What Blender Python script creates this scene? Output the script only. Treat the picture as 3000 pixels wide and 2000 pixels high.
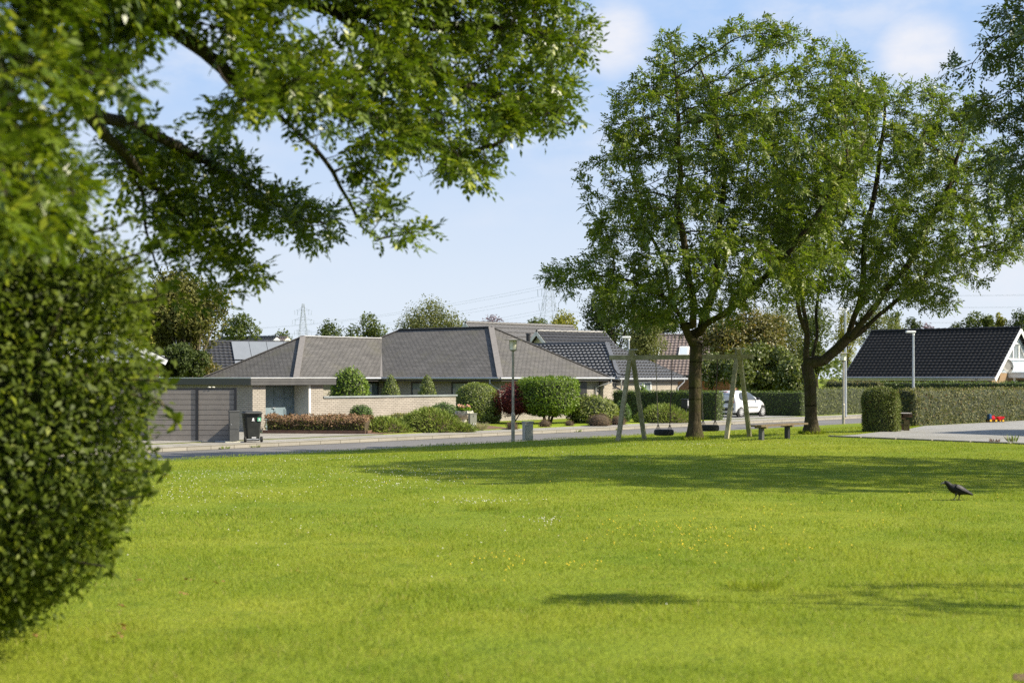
import bpy, math, random
import numpy as np
from mathutils import Vector, Matrix, noise as mnoise

scene = bpy.context.scene
for o in list(bpy.data.objects):
    bpy.data.objects.remove(o)
COL = scene.collection
rng = np.random.default_rng(11)
random.seed(5)
R = math.radians

# ------------------------------------------------------------------ camera
F, HORIZON, EYE = 4167.0, 1105.0, 1.75        # 50 mm lens in pixels of the 3000 px frame, horizon row, eye height
cam_data = bpy.data.cameras.new('camera')
cam = bpy.data.objects.new('camera', cam_data)
COL.objects.link(cam)
cam.location = (0, 0, EYE)
cam.rotation_euler = (R(90), 0, 0)
cam_data.lens = 50.0
cam_data.sensor_width = 36.0
cam_data.shift_y = (HORIZON - 1000) / 3000
cam_data.clip_start = 0.1
cam_data.clip_end = 6000
cam_data.dof.use_dof = True
cam_data.dof.focus_distance = 46.0
cam_data.dof.aperture_fstop = 2.2
scene.camera = cam

# ------------------------------------------------------------------ sky and sun
SUN_EL, SUN_AZ = R(37), math.atan2(0.97, -0.20)     # azimuth clockwise from +Y
world = bpy.data.worlds.new('World')
scene.world = world
world.use_nodes = True
wn, wl = world.node_tree.nodes, world.node_tree.links
wn.clear()
w_out = wn.new('ShaderNodeOutputWorld')
w_bg = wn.new('ShaderNodeBackground')
w_bg.inputs['Strength'].default_value = 0.15
sky = wn.new('ShaderNodeTexSky')
sky.sky_type = 'NISHITA'
sky.sun_disc = False
sky.sun_elevation = SUN_EL
sky.sun_rotation = SUN_AZ
sky.air_density = 1.0
sky.dust_density = 0.5
sky.ozone_density = 2.0
tc = wn.new('ShaderNodeTexCoord')

def w_math(op, a, b=None, clamp=False):
    n = wn.new('ShaderNodeMath'); n.operation = op; n.use_clamp = clamp
    for i, v in enumerate((a, b)):
        if v is None: continue
        if isinstance(v, (int, float)): n.inputs[i].default_value = v
        else: wl.new(v, n.inputs[i])
    return n.outputs[0]

def w_noise(scale, detail, stretch):
    mp = wn.new('ShaderNodeMapping'); mp.inputs['Scale'].default_value = stretch
    wl.new(tc.outputs['Generated'], mp.inputs['Vector'])
    nz = wn.new('ShaderNodeTexNoise'); nz.inputs['Scale'].default_value = scale
    nz.inputs['Detail'].default_value = detail; nz.inputs['Roughness'].default_value = 0.58
    wl.new(mp.outputs['Vector'], nz.inputs['Vector'])
    return nz.outputs['Fac']

def w_range(v, a, b, c=0.0, d=1.0):
    n = wn.new('ShaderNodeMapRange'); n.interpolation_type = 'SMOOTHSTEP'
    wl.new(v, n.inputs[0])
    for i, x in enumerate((a, b, c, d)): n.inputs[1 + i].default_value = x
    return n.outputs[0]

def w_puff(px, py, rad):
    """a cloud puff round one compass direction of the sky"""
    d = Vector(((px - 1500) / F, 1.0, (HORIZON - py) / F)).normalized()
    vd = wn.new('ShaderNodeVectorMath'); vd.operation = 'DISTANCE'
    wl.new(tc.outputs['Generated'], vd.inputs[0]); vd.inputs[1].default_value = d
    return w_range(vd.outputs['Value'], 0.0, rad, 1.0, 0.0)

n1 = w_noise(7.0, 7.0, (1, 1, 2.2))
n2 = w_noise(18.0, 6.0, (1, 1, 2.0))
n3 = w_noise(2.2, 4.0, (1, 1, 3.0))
puffs = None
for (a, b, r, k) in ((1800, 110, .055, .9), (1500, 90, .05, .7), (2700, 150, .055, 1.0), (2900, 260, .05, .6),
                     (300, 700, .06, .55), (2350, 60, .05, .35), (2250, 900, .16, .45), (2950, 820, .12, .55), (700, 60, .09, .5)):
    q = w_math('MULTIPLY', w_puff(a, b, r), k)
    puffs = q if puffs is None else w_math('MAXIMUM', puffs, q)
wob = w_math('ADD', w_math('MULTIPLY', n1, .6), w_math('MULTIPLY', n2, .5))
cl = w_math('MULTIPLY', w_range(w_math('ADD', w_math('MULTIPLY', puffs, .34), wob), .5, 1.05), w_range(puffs, .0, .8))
wisps = w_math('MULTIPLY', w_range(n3, .42, .75), w_range(n2, .3, .7))
cl = w_math('MAXIMUM', cl, w_math('MULTIPLY', wisps, .8), True)
w_mix = wn.new('ShaderNodeMix'); w_mix.data_type = 'RGBA'
wl.new(cl, w_mix.inputs['Factor'])
tint = wn.new('ShaderNodeMix'); tint.data_type = 'RGBA'; tint.blend_type = 'MULTIPLY'
tint.inputs['Factor'].default_value = 1.0
wl.new(sky.outputs['Color'], tint.inputs['A'])
tint.inputs['B'].default_value = (1.10, 1.0, 0.88, 1)
sepz = wn.new('ShaderNodeSeparateXYZ'); wl.new(tc.outputs['Generated'], sepz.inputs[0])
low = wn.new('ShaderNodeMix'); low.data_type = 'RGBA'       # pale summer haze low in the sky, deepening upwards
wl.new(w_range(sepz.outputs['Z'], .0, .27), low.inputs['Factor'])
low.inputs['A'].default_value = (2.60, 2.87, 3.18, 1); low.inputs['B'].default_value = (1.38, 2.05, 3.18, 1)
low2 = wn.new('ShaderNodeMix'); low2.data_type = 'RGBA'
wl.new(w_range(sepz.outputs['Z'], .24, .62), low2.inputs['Factor'])
wl.new(low.outputs['Result'], low2.inputs['A']); wl.new(tint.outputs['Result'], low2.inputs['B'])
wl.new(low2.outputs['Result'], w_mix.inputs['A'])
w_mix.inputs['B'].default_value = (3.05, 3.05, 3.2, 1)
wl.new(w_mix.outputs['Result'], w_bg.inputs['Color'])
wl.new(w_bg.outputs['Background'], w_out.inputs['Surface'])

sun_data = bpy.data.lights.new('sun', 'SUN')
sun_data.energy = 4.6
sun_data.angle = R(0.5)
sun_data.color = (1.0, 0.91, 0.74)
sun = bpy.data.objects.new('sun', sun_data)
COL.objects.link(sun)
SUN_DIR = Vector((math.sin(SUN_AZ) * math.cos(SUN_EL), math.cos(SUN_AZ) * math.cos(SUN_EL), math.sin(SUN_EL)))
sun.rotation_euler = SUN_DIR.to_track_quat('Z', 'Y').to_euler()
sun.location = SUN_DIR * 60

scene.view_settings.view_transform = 'Standard'
scene.view_settings.look = 'None'
scene.view_settings.exposure = 1.0
scene.view_settings.gamma = 1.0
scene.render.engine = 'CYCLES'
scene.cycles.max_bounces = 6
scene.cycles.diffuse_bounces = 3
scene.cycles.transmission_bounces = 4
scene.cycles.transparent_max_bounces = 6
scene.cycles.use_denoising = False

# ------------------------------------------------------------------ places
# street frame: s runs along the far kerb (right and away), t runs from the far kerb into the gardens
OX, OY = -11.4, 44.3
E1 = (0.6457, 0.7638)
ALPHA = math.atan2(E1[1], E1[0])

def W(s, t, z=0.0):
    return Vector((OX + s * E1[0] - t * E1[1], OY + s * E1[1] + t * E1[0], z))

def ST(x, y):
    dx, dy = x - OX, y - OY
    return dx * E1[0] + dy * E1[1], -dx * E1[1] + dy * E1[0]

def P(px, py, Y):
    """the point at distance Y seen at a pixel of the photograph"""
    return Vector(((px - 1500) / F * Y, Y, EYE - (py - HORIZON) / F * Y))

def on_s(px, s):
    """t of the point on the line s = const seen in column px"""
    r = (px - 1500) / F
    a, b = OX + s * E1[0], OY + s * E1[1]
    return (a - r * b) / (E1[1] + E1[0] * r)

def on_t(px, t):
    r = (px - 1500) / F
    a, b = OX - t * E1[1], OY + t * E1[0]
    return (r * b - a) / (E1[0] - r * E1[1])

def sstep(x):
    x = min(1.0, max(0.0, x)); return x * x * (3 - 2 * x)

ROAD_W = 6.5
def gz_t(t):
    if t < -ROAD_W:
        return -0.36 * (1 - sstep((-ROAD_W - t) / 11.0))
    if t < 0.05: return -0.64
    if t < 2.155: return -0.54
    return -0.45
def gz(x, y):
    return gz_t(ST(x, y)[1])
def ground(px, py, z=-0.45):
    """the point on the ground at height z seen at a pixel"""
    return P(px, py, (EYE - z) * F / (py - HORIZON))

# ------------------------------------------------------------------ mesh helpers
class MB:
    def __init__(self):
        self.v = []; self.f = []; self.m = []; self.cur = 0
    def face(self, pts, m=None):
        i = len(self.v); self.v += [tuple(p) for p in pts]
        self.f.append(tuple(range(i, i + len(pts)))); self.m.append(self.cur if m is None else m)
        return self
    def box(self, c, size, rz=0.0, rot=None):
        hx, hy, hz = size[0] / 2, size[1] / 2, size[2] / 2
        M = rot if rot is not None else Matrix.Rotation(rz, 3, 'Z')
        c = Vector(c); i = len(self.v)
        for z in (-hz, hz):
            for x, y in ((-hx, -hy), (hx, -hy), (hx, hy), (-hx, hy)):
                self.v.append(tuple(c + M @ Vector((x, y, z))))
        for q in ((0, 3, 2, 1), (4, 5, 6, 7), (0, 1, 5, 4), (1, 2, 6, 5), (2, 3, 7, 6), (3, 0, 4, 7)):
            self.f.append(tuple(i + k for k in q)); self.m.append(self.cur)
        return self
    def bb(self, x0, x1, y0, y1, z0, z1):
        return self.box(((x0 + x1) / 2, (y0 + y1) / 2, (z0 + z1) / 2), (abs(x1 - x0), abs(y1 - y0), abs(z1 - z0)))
    def rbox(self, c, size, r=0.01, rz=0.0):
        """box with chamfered vertical and top edges"""
        hx, hy, hz = size[0] / 2, size[1] / 2, size[2] / 2
        M = Matrix.Rotation(rz, 3, 'Z'); c = Vector(c)
        def ring(ins, z):
            a, b, k = hx - ins, hy - ins, r
            return [(-a, -b + k), (-a + k, -b), (a - k, -b), (a, -b + k), (a, b - k), (a - k, b), (-a + k, b), (-a, b - k)], z
        rings = [ring(r, -hz), ring(0, -hz + r), ring(0, hz - r), ring(r, hz)]
        i = len(self.v)
        for pts, z in rings:
            for x, y in pts: self.v.append(tuple(c + M @ Vector((x, y, z))))
        for k in range(3):
            for j in range(8):
                a = i + k * 8 + j; b = i + k * 8 + (j + 1) % 8
                self.f.append((a, b, b + 8, a + 8)); self.m.append(self.cur)
        self.f.append(tuple(i + j for j in range(7, -1, -1))); self.m.append(self.cur)
        self.f.append(tuple(i + 24 + j for j in range(8))); self.m.append(self.cur)
        return self
    def tube(self, pts, rad, n=8, cap=True):
        pts = [Vector(p) for p in pts]
        if not isinstance(rad, (list, tuple)): rad = [rad] * len(pts)
        base = len(self.v)
        t0 = (pts[1] - pts[0]).normalized()
        u = t0.orthogonal().normalized()
        for k, p in enumerate(pts):
            if k == 0: t = pts[1] - pts[0]
            elif k == len(pts) - 1: t = pts[-1] - pts[-2]
            else: t = (pts[k + 1] - pts[k]).normalized() + (pts[k] - pts[k - 1]).normalized()
            t = t.normalized()
            u = (u - t * u.dot(t))
            u = u.normalized() if u.length > 1e-6 else t.orthogonal().normalized()
            w = t.cross(u)
            for j in range(n):
                a = 2 * math.pi * j / n
                self.v.append(tuple(p + (u * math.cos(a) + w * math.sin(a)) * rad[k]))
        for k in range(len(pts) - 1):
            for j in range(n):
                a = base + k * n + j; b = base + k * n + (j + 1) % n
                self.f.append((a, b, b + n, a + n)); self.m.append(self.cur)
        if cap:
            self.f.append(tuple(base + j for j in range(n - 1, -1, -1))); self.m.append(self.cur)
            e = base + (len(pts) - 1) * n
            self.f.append(tuple(e + j for j in range(n))); self.m.append(self.cur)
        return self
    def beam(self, a, b, w, h, up=(0, 0, 1)):
        """square bar from a to b"""
        a, b = Vector(a), Vector(b); t = (b - a).normalized(); up = Vector(up)
        x = t.cross(up)
        x = x.normalized() if x.length > 1e-4 else t.orthogonal().normalized()
        y = x.cross(t).normalized(); i = len(self.v)
        for p in (a, b):
            for sx, sy in ((-1, -1), (1, -1), (1, 1), (-1, 1)):
                self.v.append(tuple(p + x * sx * w / 2 + y * sy * h / 2))
        for q in ((0, 3, 2, 1), (4, 5, 6, 7), (0, 1, 5, 4), (1, 2, 6, 5), (2, 3, 7, 6), (3, 0, 4, 7)):
            self.f.append(tuple(i + k for k in q)); self.m.append(self.cur)
        return self
    def lathe(self, c, prof, n=20, sx=1, sy=1, wob=None):
        c = Vector(c); i = len(self.v)
        for k, (r, z) in enumerate(prof):
            for j in range(n):
                a = 2 * math.pi * j / n
                q = 1.0 if wob is None else wob(k, j)
                self.v.append((c.x + r * q * math.cos(a) * sx, c.y + r * q * math.sin(a) * sy, c.z + z))
        for k in range(len(prof) - 1):
            for j in range(n):
                a = i + k * n + j; b = i + k * n + (j + 1) % n
                self.f.append((a, b, b + n, a + n)); self.m.append(self.cur)
        self.f.append(tuple(i + j for j in range(n - 1, -1, -1))); self.m.append(self.cur)
        e = i + (len(prof) - 1) * n
        self.f.append(tuple(e + j for j in range(n))); self.m.append(self.cur)
        return self
    def prism(self, poly, z0, z1):
        n = len(poly); i = len(self.v)
        for z in (z0, z1):
            for x, y in poly: self.v.append((x, y, z))
        self.f.append(tuple(i + j for j in range(n - 1, -1, -1))); self.m.append(self.cur)
        self.f.append(tuple(i + n + j for j in range(n))); self.m.append(self.cur)
        for j in range(n):
            a = i + j; b = i + (j + 1) % n
            self.f.append((a, b, b + n, a + n)); self.m.append(self.cur)
        return self
    def build(self, name, mats, parent=None, origin=None, smooth=False, kind=None):
        """origin: authoring-frame point that becomes the object's origin (defaults to the parent's)"""
        if origin is None: origin = ORIGIN.get(parent.name, (0, 0, 0)) if parent is not None else (0, 0, 0)
        og = np.array(origin, float)
        va = np.array(self.v, float) - og
        me = bpy.data.meshes.new(name)
        me.from_pydata(va.tolist(), [], self.f)
        if not isinstance(mats, (list, tuple)): mats = [mats]
        for m in mats: me.materials.append(m)
        if len(mats) > 1: me.polygons.foreach_set('material_index', self.m)
        if smooth: me.polygons.foreach_set('use_smooth', [True] * len(self.f))
        uv_project(me)
        o = bpy.data.objects.new(name, me); COL.objects.link(o)
        if parent is not None: o.parent = parent
        else: o.location = origin
        if kind: o['kind'] = kind
        return o

ORIGIN = {}
def uv_project(me):
    n = len(me.polygons)
    if n == 0 or n > 60000: return
    uv = me.uv_layers.new(name='UVMap')
    nl = len(me.loops)
    co = np.empty(len(me.vertices) * 3, np.float32); me.vertices.foreach_get('co', co); co = co.reshape(-1, 3)
    lv = np.empty(nl, np.int32); me.loops.foreach_get('vertex_index', lv)
    nor = np.empty(n * 3, np.float32); me.polygons.foreach_get('normal', nor); nor = nor.reshape(-1, 3)
    tot = np.empty(n, np.int32); me.polygons.foreach_get('loop_total', tot)
    pn = np.repeat(nor, tot, axis=0)
    flat = np.abs(pn[:, 2]) > 0.97
    h = np.stack([-pn[:, 1], pn[:, 0], np.zeros(len(pn))], 1)
    L = np.linalg.norm(h, axis=1); L[L < 1e-6] = 1; h /= L[:, None]
    h[flat] = (1, 0, 0)
    v = np.cross(pn, h); v[flat] = (0, 1, 0)
    p = co[lv]
    out = np.stack([(p * h).sum(1), (p * v).sum(1)], 1).astype(np.float32)
    uv.data.foreach_set('uv', out.ravel())

def tag(o, label=None, cat=None, group=None, kind=None):
    if label: o['label'] = label
    if cat: o['category'] = cat
    if group: o['group'] = group
    if kind: o['kind'] = kind
    return o

def thing(name, label, cat, loc, group=None, street=False):
    """an Empty at a thing's base; street=True: the thing is authored in street coordinates (s, t, z)"""
    o = bpy.data.objects.new(name, None); COL.objects.link(o)
    o.empty_display_size = 0.2
    if street:
        o.location = W(*loc); o.rotation_euler = (0, 0, ALPHA)
    else:
        o.location = loc
    ORIGIN[o.name] = tuple(loc)
    tag(o, label, cat, group)
    return o

def np_mesh(name, verts, faces, mats, parent=None, origin=None, rnd=None, matidx=None, smooth=False):
    """fast mesh of equal-sized faces (faces: n x k ints)"""
    verts = np.asarray(verts, np.float32); faces = np.asarray(faces, np.int32)
    if origin is None: origin = ORIGIN.get(parent.name, (0, 0, 0)) if parent is not None else (0, 0, 0)
    verts = verts - np.array(origin, np.float32)
    me = bpy.data.meshes.new(name)
    n, k = faces.shape
    me.vertices.add(len(verts)); me.vertices.foreach_set('co', verts.ravel())
    me.loops.add(n * k); me.loops.foreach_set('vertex_index', faces.ravel())
    me.polygons.add(n); me.polygons.foreach_set('loop_start', np.arange(0, n * k, k, dtype=np.int32))
    me.polygons.foreach_set('loop_total', np.full(n, k, np.int32))
    if not isinstance(mats, (list, tuple)): mats = [mats]
    for m in mats: me.materials.append(m)
    if matidx is not None: me.polygons.foreach_set('material_index', np.asarray(matidx, np.int32))
    if smooth: me.polygons.foreach_set('use_smooth', np.ones(n, bool))
    me.update(calc_edges=True)
    if rnd is not None:
        at = me.attributes.new('rnd', 'FLOAT', 'FACE'); at.data.foreach_set('value', np.asarray(rnd, np.float32))
    o = bpy.data.objects.new(name, me); COL.objects.link(o)
    if parent is not None: o.parent = parent
    else: o.location = origin
    return o

def unit(a):
    L = np.linalg.norm(a, axis=1, keepdims=True); L[L < 1e-9] = 1
    return a / L

def leaf_geo(Pb, U, N, L, Wd, fold=0.15):
    """pointed leaves: base Pb, direction U, normal N, length L, width Wd -> verts, quads"""
    U = unit(U); S = unit(np.cross(N, U)); N = np.cross(U, S)
    L = np.broadcast_to(np.asarray(L, float), (len(Pb),))[:, None]
    Wd = np.broadcast_to(np.asarray(Wd, float), (len(Pb),))[:, None]
    mid = Pb + U * L * 0.45 + N * Wd * fold
    v = np.stack([Pb, mid + S * Wd / 2, Pb + U * L - N * Wd * fold, mid - S * Wd / 2], 1).reshape(-1, 3)
    f = np.arange(len(Pb) * 4).reshape(-1, 4)
    return v, f

def rand_dirs(n):
    return unit(rng.normal(size=(n, 3)))
# ------------------------------------------------------------------ materials
MATS = {}
class NT:
    def __init__(self, name):
        self.m = bpy.data.materials.new(name); self.m.use_nodes = True
        self.n = self.m.node_tree.nodes; self.l = self.m.node_tree.links
        self.n.clear()
        self.out = self.n.new('ShaderNodeOutputMaterial')
        self.b = self.n.new('ShaderNodeBsdfPrincipled')
        self.l.new(self.b.outputs[0], self.out.inputs['Surface'])
        MATS[name] = self.m
    def coord(self, kind='Object', scale=(1, 1, 1)):
        t = self.n.new('ShaderNodeTexCoord'); mp = self.n.new('ShaderNodeMapping')
        mp.inputs['Scale'].default_value = scale
        self.l.new(t.outputs[kind], mp.inputs['Vector']); return mp.outputs[0]
    def noise(self, vec, scale, detail=3, rough=.55):
        t = self.n.new('ShaderNodeTexNoise'); t.inputs['Scale'].default_value = scale
        t.inputs['Detail'].default_value = detail; t.inputs['Roughness'].default_value = rough
        self.l.new(vec, t.inputs['Vector']); return t.outputs['Fac']
    def rng(self, v, a, b, c=0., d=1.):
        t = self.n.new('ShaderNodeMapRange'); self.l.new(v, t.inputs[0])
        for i, x in enumerate((a, b, c, d)): t.inputs[i + 1].default_value = x
        return t.outputs[0]
    def mix(self, f, a, b, mode='MIX'):
        t = self.n.new('ShaderNodeMix'); t.data_type = 'RGBA'; t.blend_type = mode
        for s, v in (('Factor', f), ('A', a), ('B', b)):
            if isinstance(v, (int, float)): t.inputs[s].default_value = v
            elif isinstance(v, (tuple, list)): t.inputs[s].default_value = (*v[:3], 1)
            else: self.l.new(v, t.inputs[s])
        return t.outputs['Result']
    def math(self, op, a, b=0.0):
        t = self.n.new('ShaderNodeMath'); t.operation = op
        for i, v in enumerate((a, b)):
            if isinstance(v, (int, float)): t.inputs[i].default_value = v
            else: self.l.new(v, t.inputs[i])
        return t.outputs[0]
    def bump(self, h, strength=.5, dist=.02):
        t = self.n.new('ShaderNodeBump'); t.inputs['Strength'].default_value = strength
        t.inputs['Distance'].default_value = dist
        self.l.new(h, t.inputs['Height']); self.l.new(t.outputs[0], self.b.inputs['Normal'])
        return t.outputs[0]
    def set(self, **k):
        for a, v in k.items():
            s = self.b.inputs[{'col': 'Base Color', 'rough': 'Roughness', 'metal': 'Metallic', 'spec': 'Specular IOR Level', 'trans': 'Transmission Weight'}[a]]
            if isinstance(v, (int, float)): s.default_value = v
            elif isinstance(v, tuple): s.default_value = (*v[:3], 1)
            else: self.l.new(v, s)
        return self

def plain(name, col, rough=.6, var=.18, scale=5, bump=0., bscale=40, spec=.5, metal=0.):
    t = NT(name); c = t.coord()
    f = t.noise(c, scale, 5)
    lo = tuple(x * (1 - var) for x in col); hi = tuple(min(1, x * (1 + var)) for x in col)
    f2 = t.rng(f, .3, .7)
    t.set(col=t.mix(f2, lo, hi), rough=t.rng(f, .3, .7, rough * .88, min(1, rough * 1.1)), spec=spec, metal=metal)
    if bump: t.bump(t.noise(c, bscale, 4), bump, .01)
    return t.m

def leafmat(name, c1, c2, c3=None, trans=.35, rough=.42, spec=.5, nscale=.6, tcol=None):
    """leaf: colour varies per leaf (attribute rnd) and by slow noise through the crown; lets light through"""
    t = NT(name)
    at = t.n.new('ShaderNodeAttribute'); at.attribute_name = 'rnd'
    r = at.outputs['Fac']
    nz = t.rng(t.noise(t.coord(), nscale, 3), .3, .7)
    f = t.math('ADD', t.math('MULTIPLY', r, .62), t.math('MULTIPLY', nz, .38))
    col = t.mix(f, c1, c2)
    if c3 is not None: col = t.mix(t.rng(r, .9, .97), col, c3)
    t.set(col=col, rough=rough, spec=spec)
    tr = t.n.new('ShaderNodeBsdfTranslucent')
    tc_ = t.mix(1.0, col, tcol or (1.35, 1.5, .55), 'MULTIPLY')
    t.l.new(tc_, tr.inputs['Color'])
    ms = t.n.new('ShaderNodeMixShader'); ms.inputs[0].default_value = trans
    t.l.new(t.b.outputs[0], ms.inputs[1]); t.l.new(tr.outputs[0], ms.inputs[2])
    t.l.new(ms.outputs[0], t.out.inputs['Surface'])
    return t.m

def brickmat(name, c1, c2, mortar, bw=.24, bh=.078, ms=.011, bump=.5):
    t = NT(name); uv = t.coord('UV')
    b = t.n.new('ShaderNodeTexBrick'); t.l.new(uv, b.inputs['Vector'])
    b.inputs['Scale'].default_value = 1; b.inputs['Brick Width'].default_value = bw
    b.inputs['Row Height'].default_value = bh; b.inputs['Mortar Size'].default_value = ms
    b.inputs['Mortar Smooth'].default_value = .2; b.inputs['Bias'].default_value = 0
    b.inputs['Color1'].default_value = (*c1, 1); b.inputs['Color2'].default_value = (*c2, 1); b.inputs['Mortar'].default_value = (*mortar, 1)
    d = t.rng(t.noise(t.coord('Object'), .9, 5), .25, .75, .86, 1.1)
    sp = t.rng(t.noise(t.coord('Object'), 25, 2), .25, .75, .9, 1.1)
    cc = t.n.new('ShaderNodeCombineColor')
    dd = t.math('MULTIPLY', d, sp)
    for i in range(3): t.l.new(dd, cc.inputs[i])
    t.set(col=t.mix(1.0, b.outputs['Color'], cc.outputs[0], 'MULTIPLY'), rough=.85, spec=.25)
    h = t.math('SUBTRACT', 1.0, b.outputs['Fac'])
    t.bump(h, bump, .012)
    return t.m

def shinglemat(name, c1, c2):
    """bitumen shingle: rows with rounded tabs, gritty"""
    t = NT(name); uv = t.coord('UV')
    b = t.n.new('ShaderNodeTexBrick'); t.l.new(uv, b.inputs['Vector'])
    b.inputs['Scale'].default_value = 1; b.inputs['Brick Width'].default_value = .34
    b.inputs['Row Height'].default_value = .145; b.inputs['Mortar Size'].default_value = .021
    b.inputs['Mortar Smooth'].default_value = .1
    b.inputs['Color1'].default_value = (*c1, 1); b.inputs['Color2'].default_value = (*c2, 1)
    b.inputs['Mortar'].default_value = tuple(x * .38 for x in c1) + (1,)
    sep = t.n.new('ShaderNodeSeparateXYZ'); t.l.new(uv, sep.inputs[0])
    saw = t.math('FRACT', t.math('DIVIDE', sep.outputs['Y'], .145))
    nz = t.rng(t.noise(t.coord('Object'), 1.3, 6), .3, .7, .82, 1.14)
    gr = t.rng(t.noise(t.coord('Object'), 60, 2), .2, .8, .86, 1.14)
    cc = t.n.new('ShaderNodeCombineColor'); k = t.math('MULTIPLY', nz, gr)
    for i in range(3): t.l.new(k, cc.inputs[i])
    t.set(col=t.mix(1.0, b.outputs['Color'], cc.outputs[0], 'MULTIPLY'), rough=.9, spec=.25)
    base = t.mix(1.0, b.outputs['Color'], cc.outputs[0], 'MULTIPLY')
    st = t.rng(t.noise(t.coord('Object', (1, 1, .5)), .7, 7, .68), .52, .74, 0, .55)
    t.set(col=t.mix(st, base, (.105, .10, .068)))
    h = t.math('ADD', t.math('MULTIPLY', t.math('SUBTRACT', 1.0, saw), 1.0), t.math('MULTIPLY', t.noise(t.coord('Object'), 45, 3), .5))
    t.bump(h, .8, .03)
    return t.m

def pavemat(name, col, bw, bh, ms, joint, bump=.3, off=.5, dirt=(.16, .15, .11)):
    t = NT(name); uv = t.coord('UV')
    b = t.n.new('ShaderNodeTexBrick'); t.l.new(uv, b.inputs['Vector'])
    b.offset = off
    b.inputs['Scale'].default_value = 1; b.inputs['Brick Width'].default_value = bw
    b.inputs['Row Height'].default_value = bh; b.inputs['Mortar Size'].default_value = ms
    b.inputs['Color1'].default_value = tuple(x * .9 for x in col) + (1,)
    b.inputs['Color2'].default_value = tuple(x * 1.08 for x in col) + (1,)
    b.inputs['Mortar'].default_value = (*joint, 1)
    o = t.coord('Object')
    c = t.mix(t.rng(t.noise(o, .45, 6), .5, .75, 0, .5), b.outputs['Color'], dirt)
    c = t.mix(t.rng(t.noise(o, 9, 4), .58, .72, 0, .28), c, tuple(x * .6 for x in dirt))
    t.set(col=c, rough=.88, spec=.3)
    t.bump(t.math('ADD', t.math('SUBTRACT', 1.0, b.outputs['Fac']), t.math('MULTIPLY', t.noise(o, 50, 2), .6)), bump, .008)
    return t.m

# ground and paving
def make_lawn():
    t = NT('lawn_grass'); o = t.coord()
    big = t.rng(t.noise(o, .21, 4), .38, .62)
    mid = t.rng(t.noise(o, .75, 6, .7), .32, .66)
    fine = t.rng(t.noise(o, 14, 4, .7), .25, .75)
    c = t.mix(mid, (.178, .228, .018), (.268, .300, .032))
    c = t.mix(t.rng(big, 0, 1, 0, .6), c, (.120, .190, .014))
    c = t.mix(t.rng(t.noise(o, 2.7, 4), .60, .74, 0, .45), c, (.29, .26, .04))
    c = t.mix(t.rng(t.noise(o, 2.3, 4, .65), .54, .70, 0, .5), c, (.075, .125, .010))
    c = t.mix(t.math('MULTIPLY', fine, .45), c, (.06, .09, .010))
    t.set(col=c, rough=.9, spec=.08)
    t.bump(t.math('ADD', fine, t.math('MULTIPLY', t.noise(o, 40, 3), .6)), .6, .04)
    return t.m
LAWN = make_lawn()
def make_blade():
    t = NT('grass_blade'); o = t.coord()
    at = t.n.new('ShaderNodeAttribute'); at.attribute_name = 'rnd'
    big = t.rng(t.noise(o, .21, 4), .38, .62)
    mid = t.rng(t.noise(o, .9, 5, .65), .3, .7)
    c = t.mix(at.outputs['Fac'], (.180, .240, .016), (.325, .358, .036))
    c = t.mix(t.rng(big, 0, 1, 0, .65), c, (.120, .200, .012))
    c = t.mix(t.rng(mid, .2, 1, 0, .6), c, (.300, .305, .045))
    c = t.mix(t.rng(t.noise(o, 2.3, 4, .65), .54, .70, 0, .55), c, (.085, .150, .010))
    c = t.mix(t.rng(t.noise(o, 1.1, 3, .6), .60, .72, 0, .45), c, (.36, .34, .10))
    c = t.mix(t.rng(at.outputs['Fac'], .93, .96), c, (.36, .31, .12))
    t.set(col=c, rough=.65, spec=.15)
    tr = t.n.new('ShaderNodeBsdfTranslucent'); t.l.new(t.mix(1.0, c, (1.3, 1.35, .6), 'MULTIPLY'), tr.inputs['Color'])
    ms = t.n.new('ShaderNodeMixShader'); ms.inputs[0].default_value = .35
    t.l.new(t.b.outputs[0], ms.inputs[1]); t.l.new(tr.outputs[0], ms.inputs[2]); t.l.new(ms.outputs[0], t.out.inputs['Surface'])
    return t.m
BLADE = make_blade()
def make_asphalt():
    t = NT('asphalt'); o = t.coord()
    c = t.mix(t.rng(t.noise(o, .35, 6), .3, .7), (.125, .118, .112), (.178, .168, .160))
    c = t.mix(t.rng(t.noise(o, 3.0, 5), .55, .8, 0, .5), c, (.19, .185, .185))
    c = t.mix(t.rng(t.noise(o, 120, 2), .3, .7, 0, .3), c, (.06, .06, .065))
    t.set(col=c, rough=.85, spec=.35); t.bump(t.noise(o, 140, 2), .35, .006)
    return t.m
ASPHALT = make_asphalt()
SLABS = pavemat('pavement_slabs', (.30, .28, .245), .62, .80, .028, (.11, .105, .075))
PAVERS = pavemat('grey_pavers', (.30, .295, .285), .21, .14, .016, (.17, .165, .15), bump=.5)
KERB = pavemat('kerb_stone', (.27, .25, .21), .95, .5, .014, (.12, .11, .085))
MULCH = plain('bark_mulch', (.13, .075, .04), .95, .5, 30, .8, 60)
SOIL = plain('bed_soil', (.075, .05, .034), .95, .4, 12, .6, 40)

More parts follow.
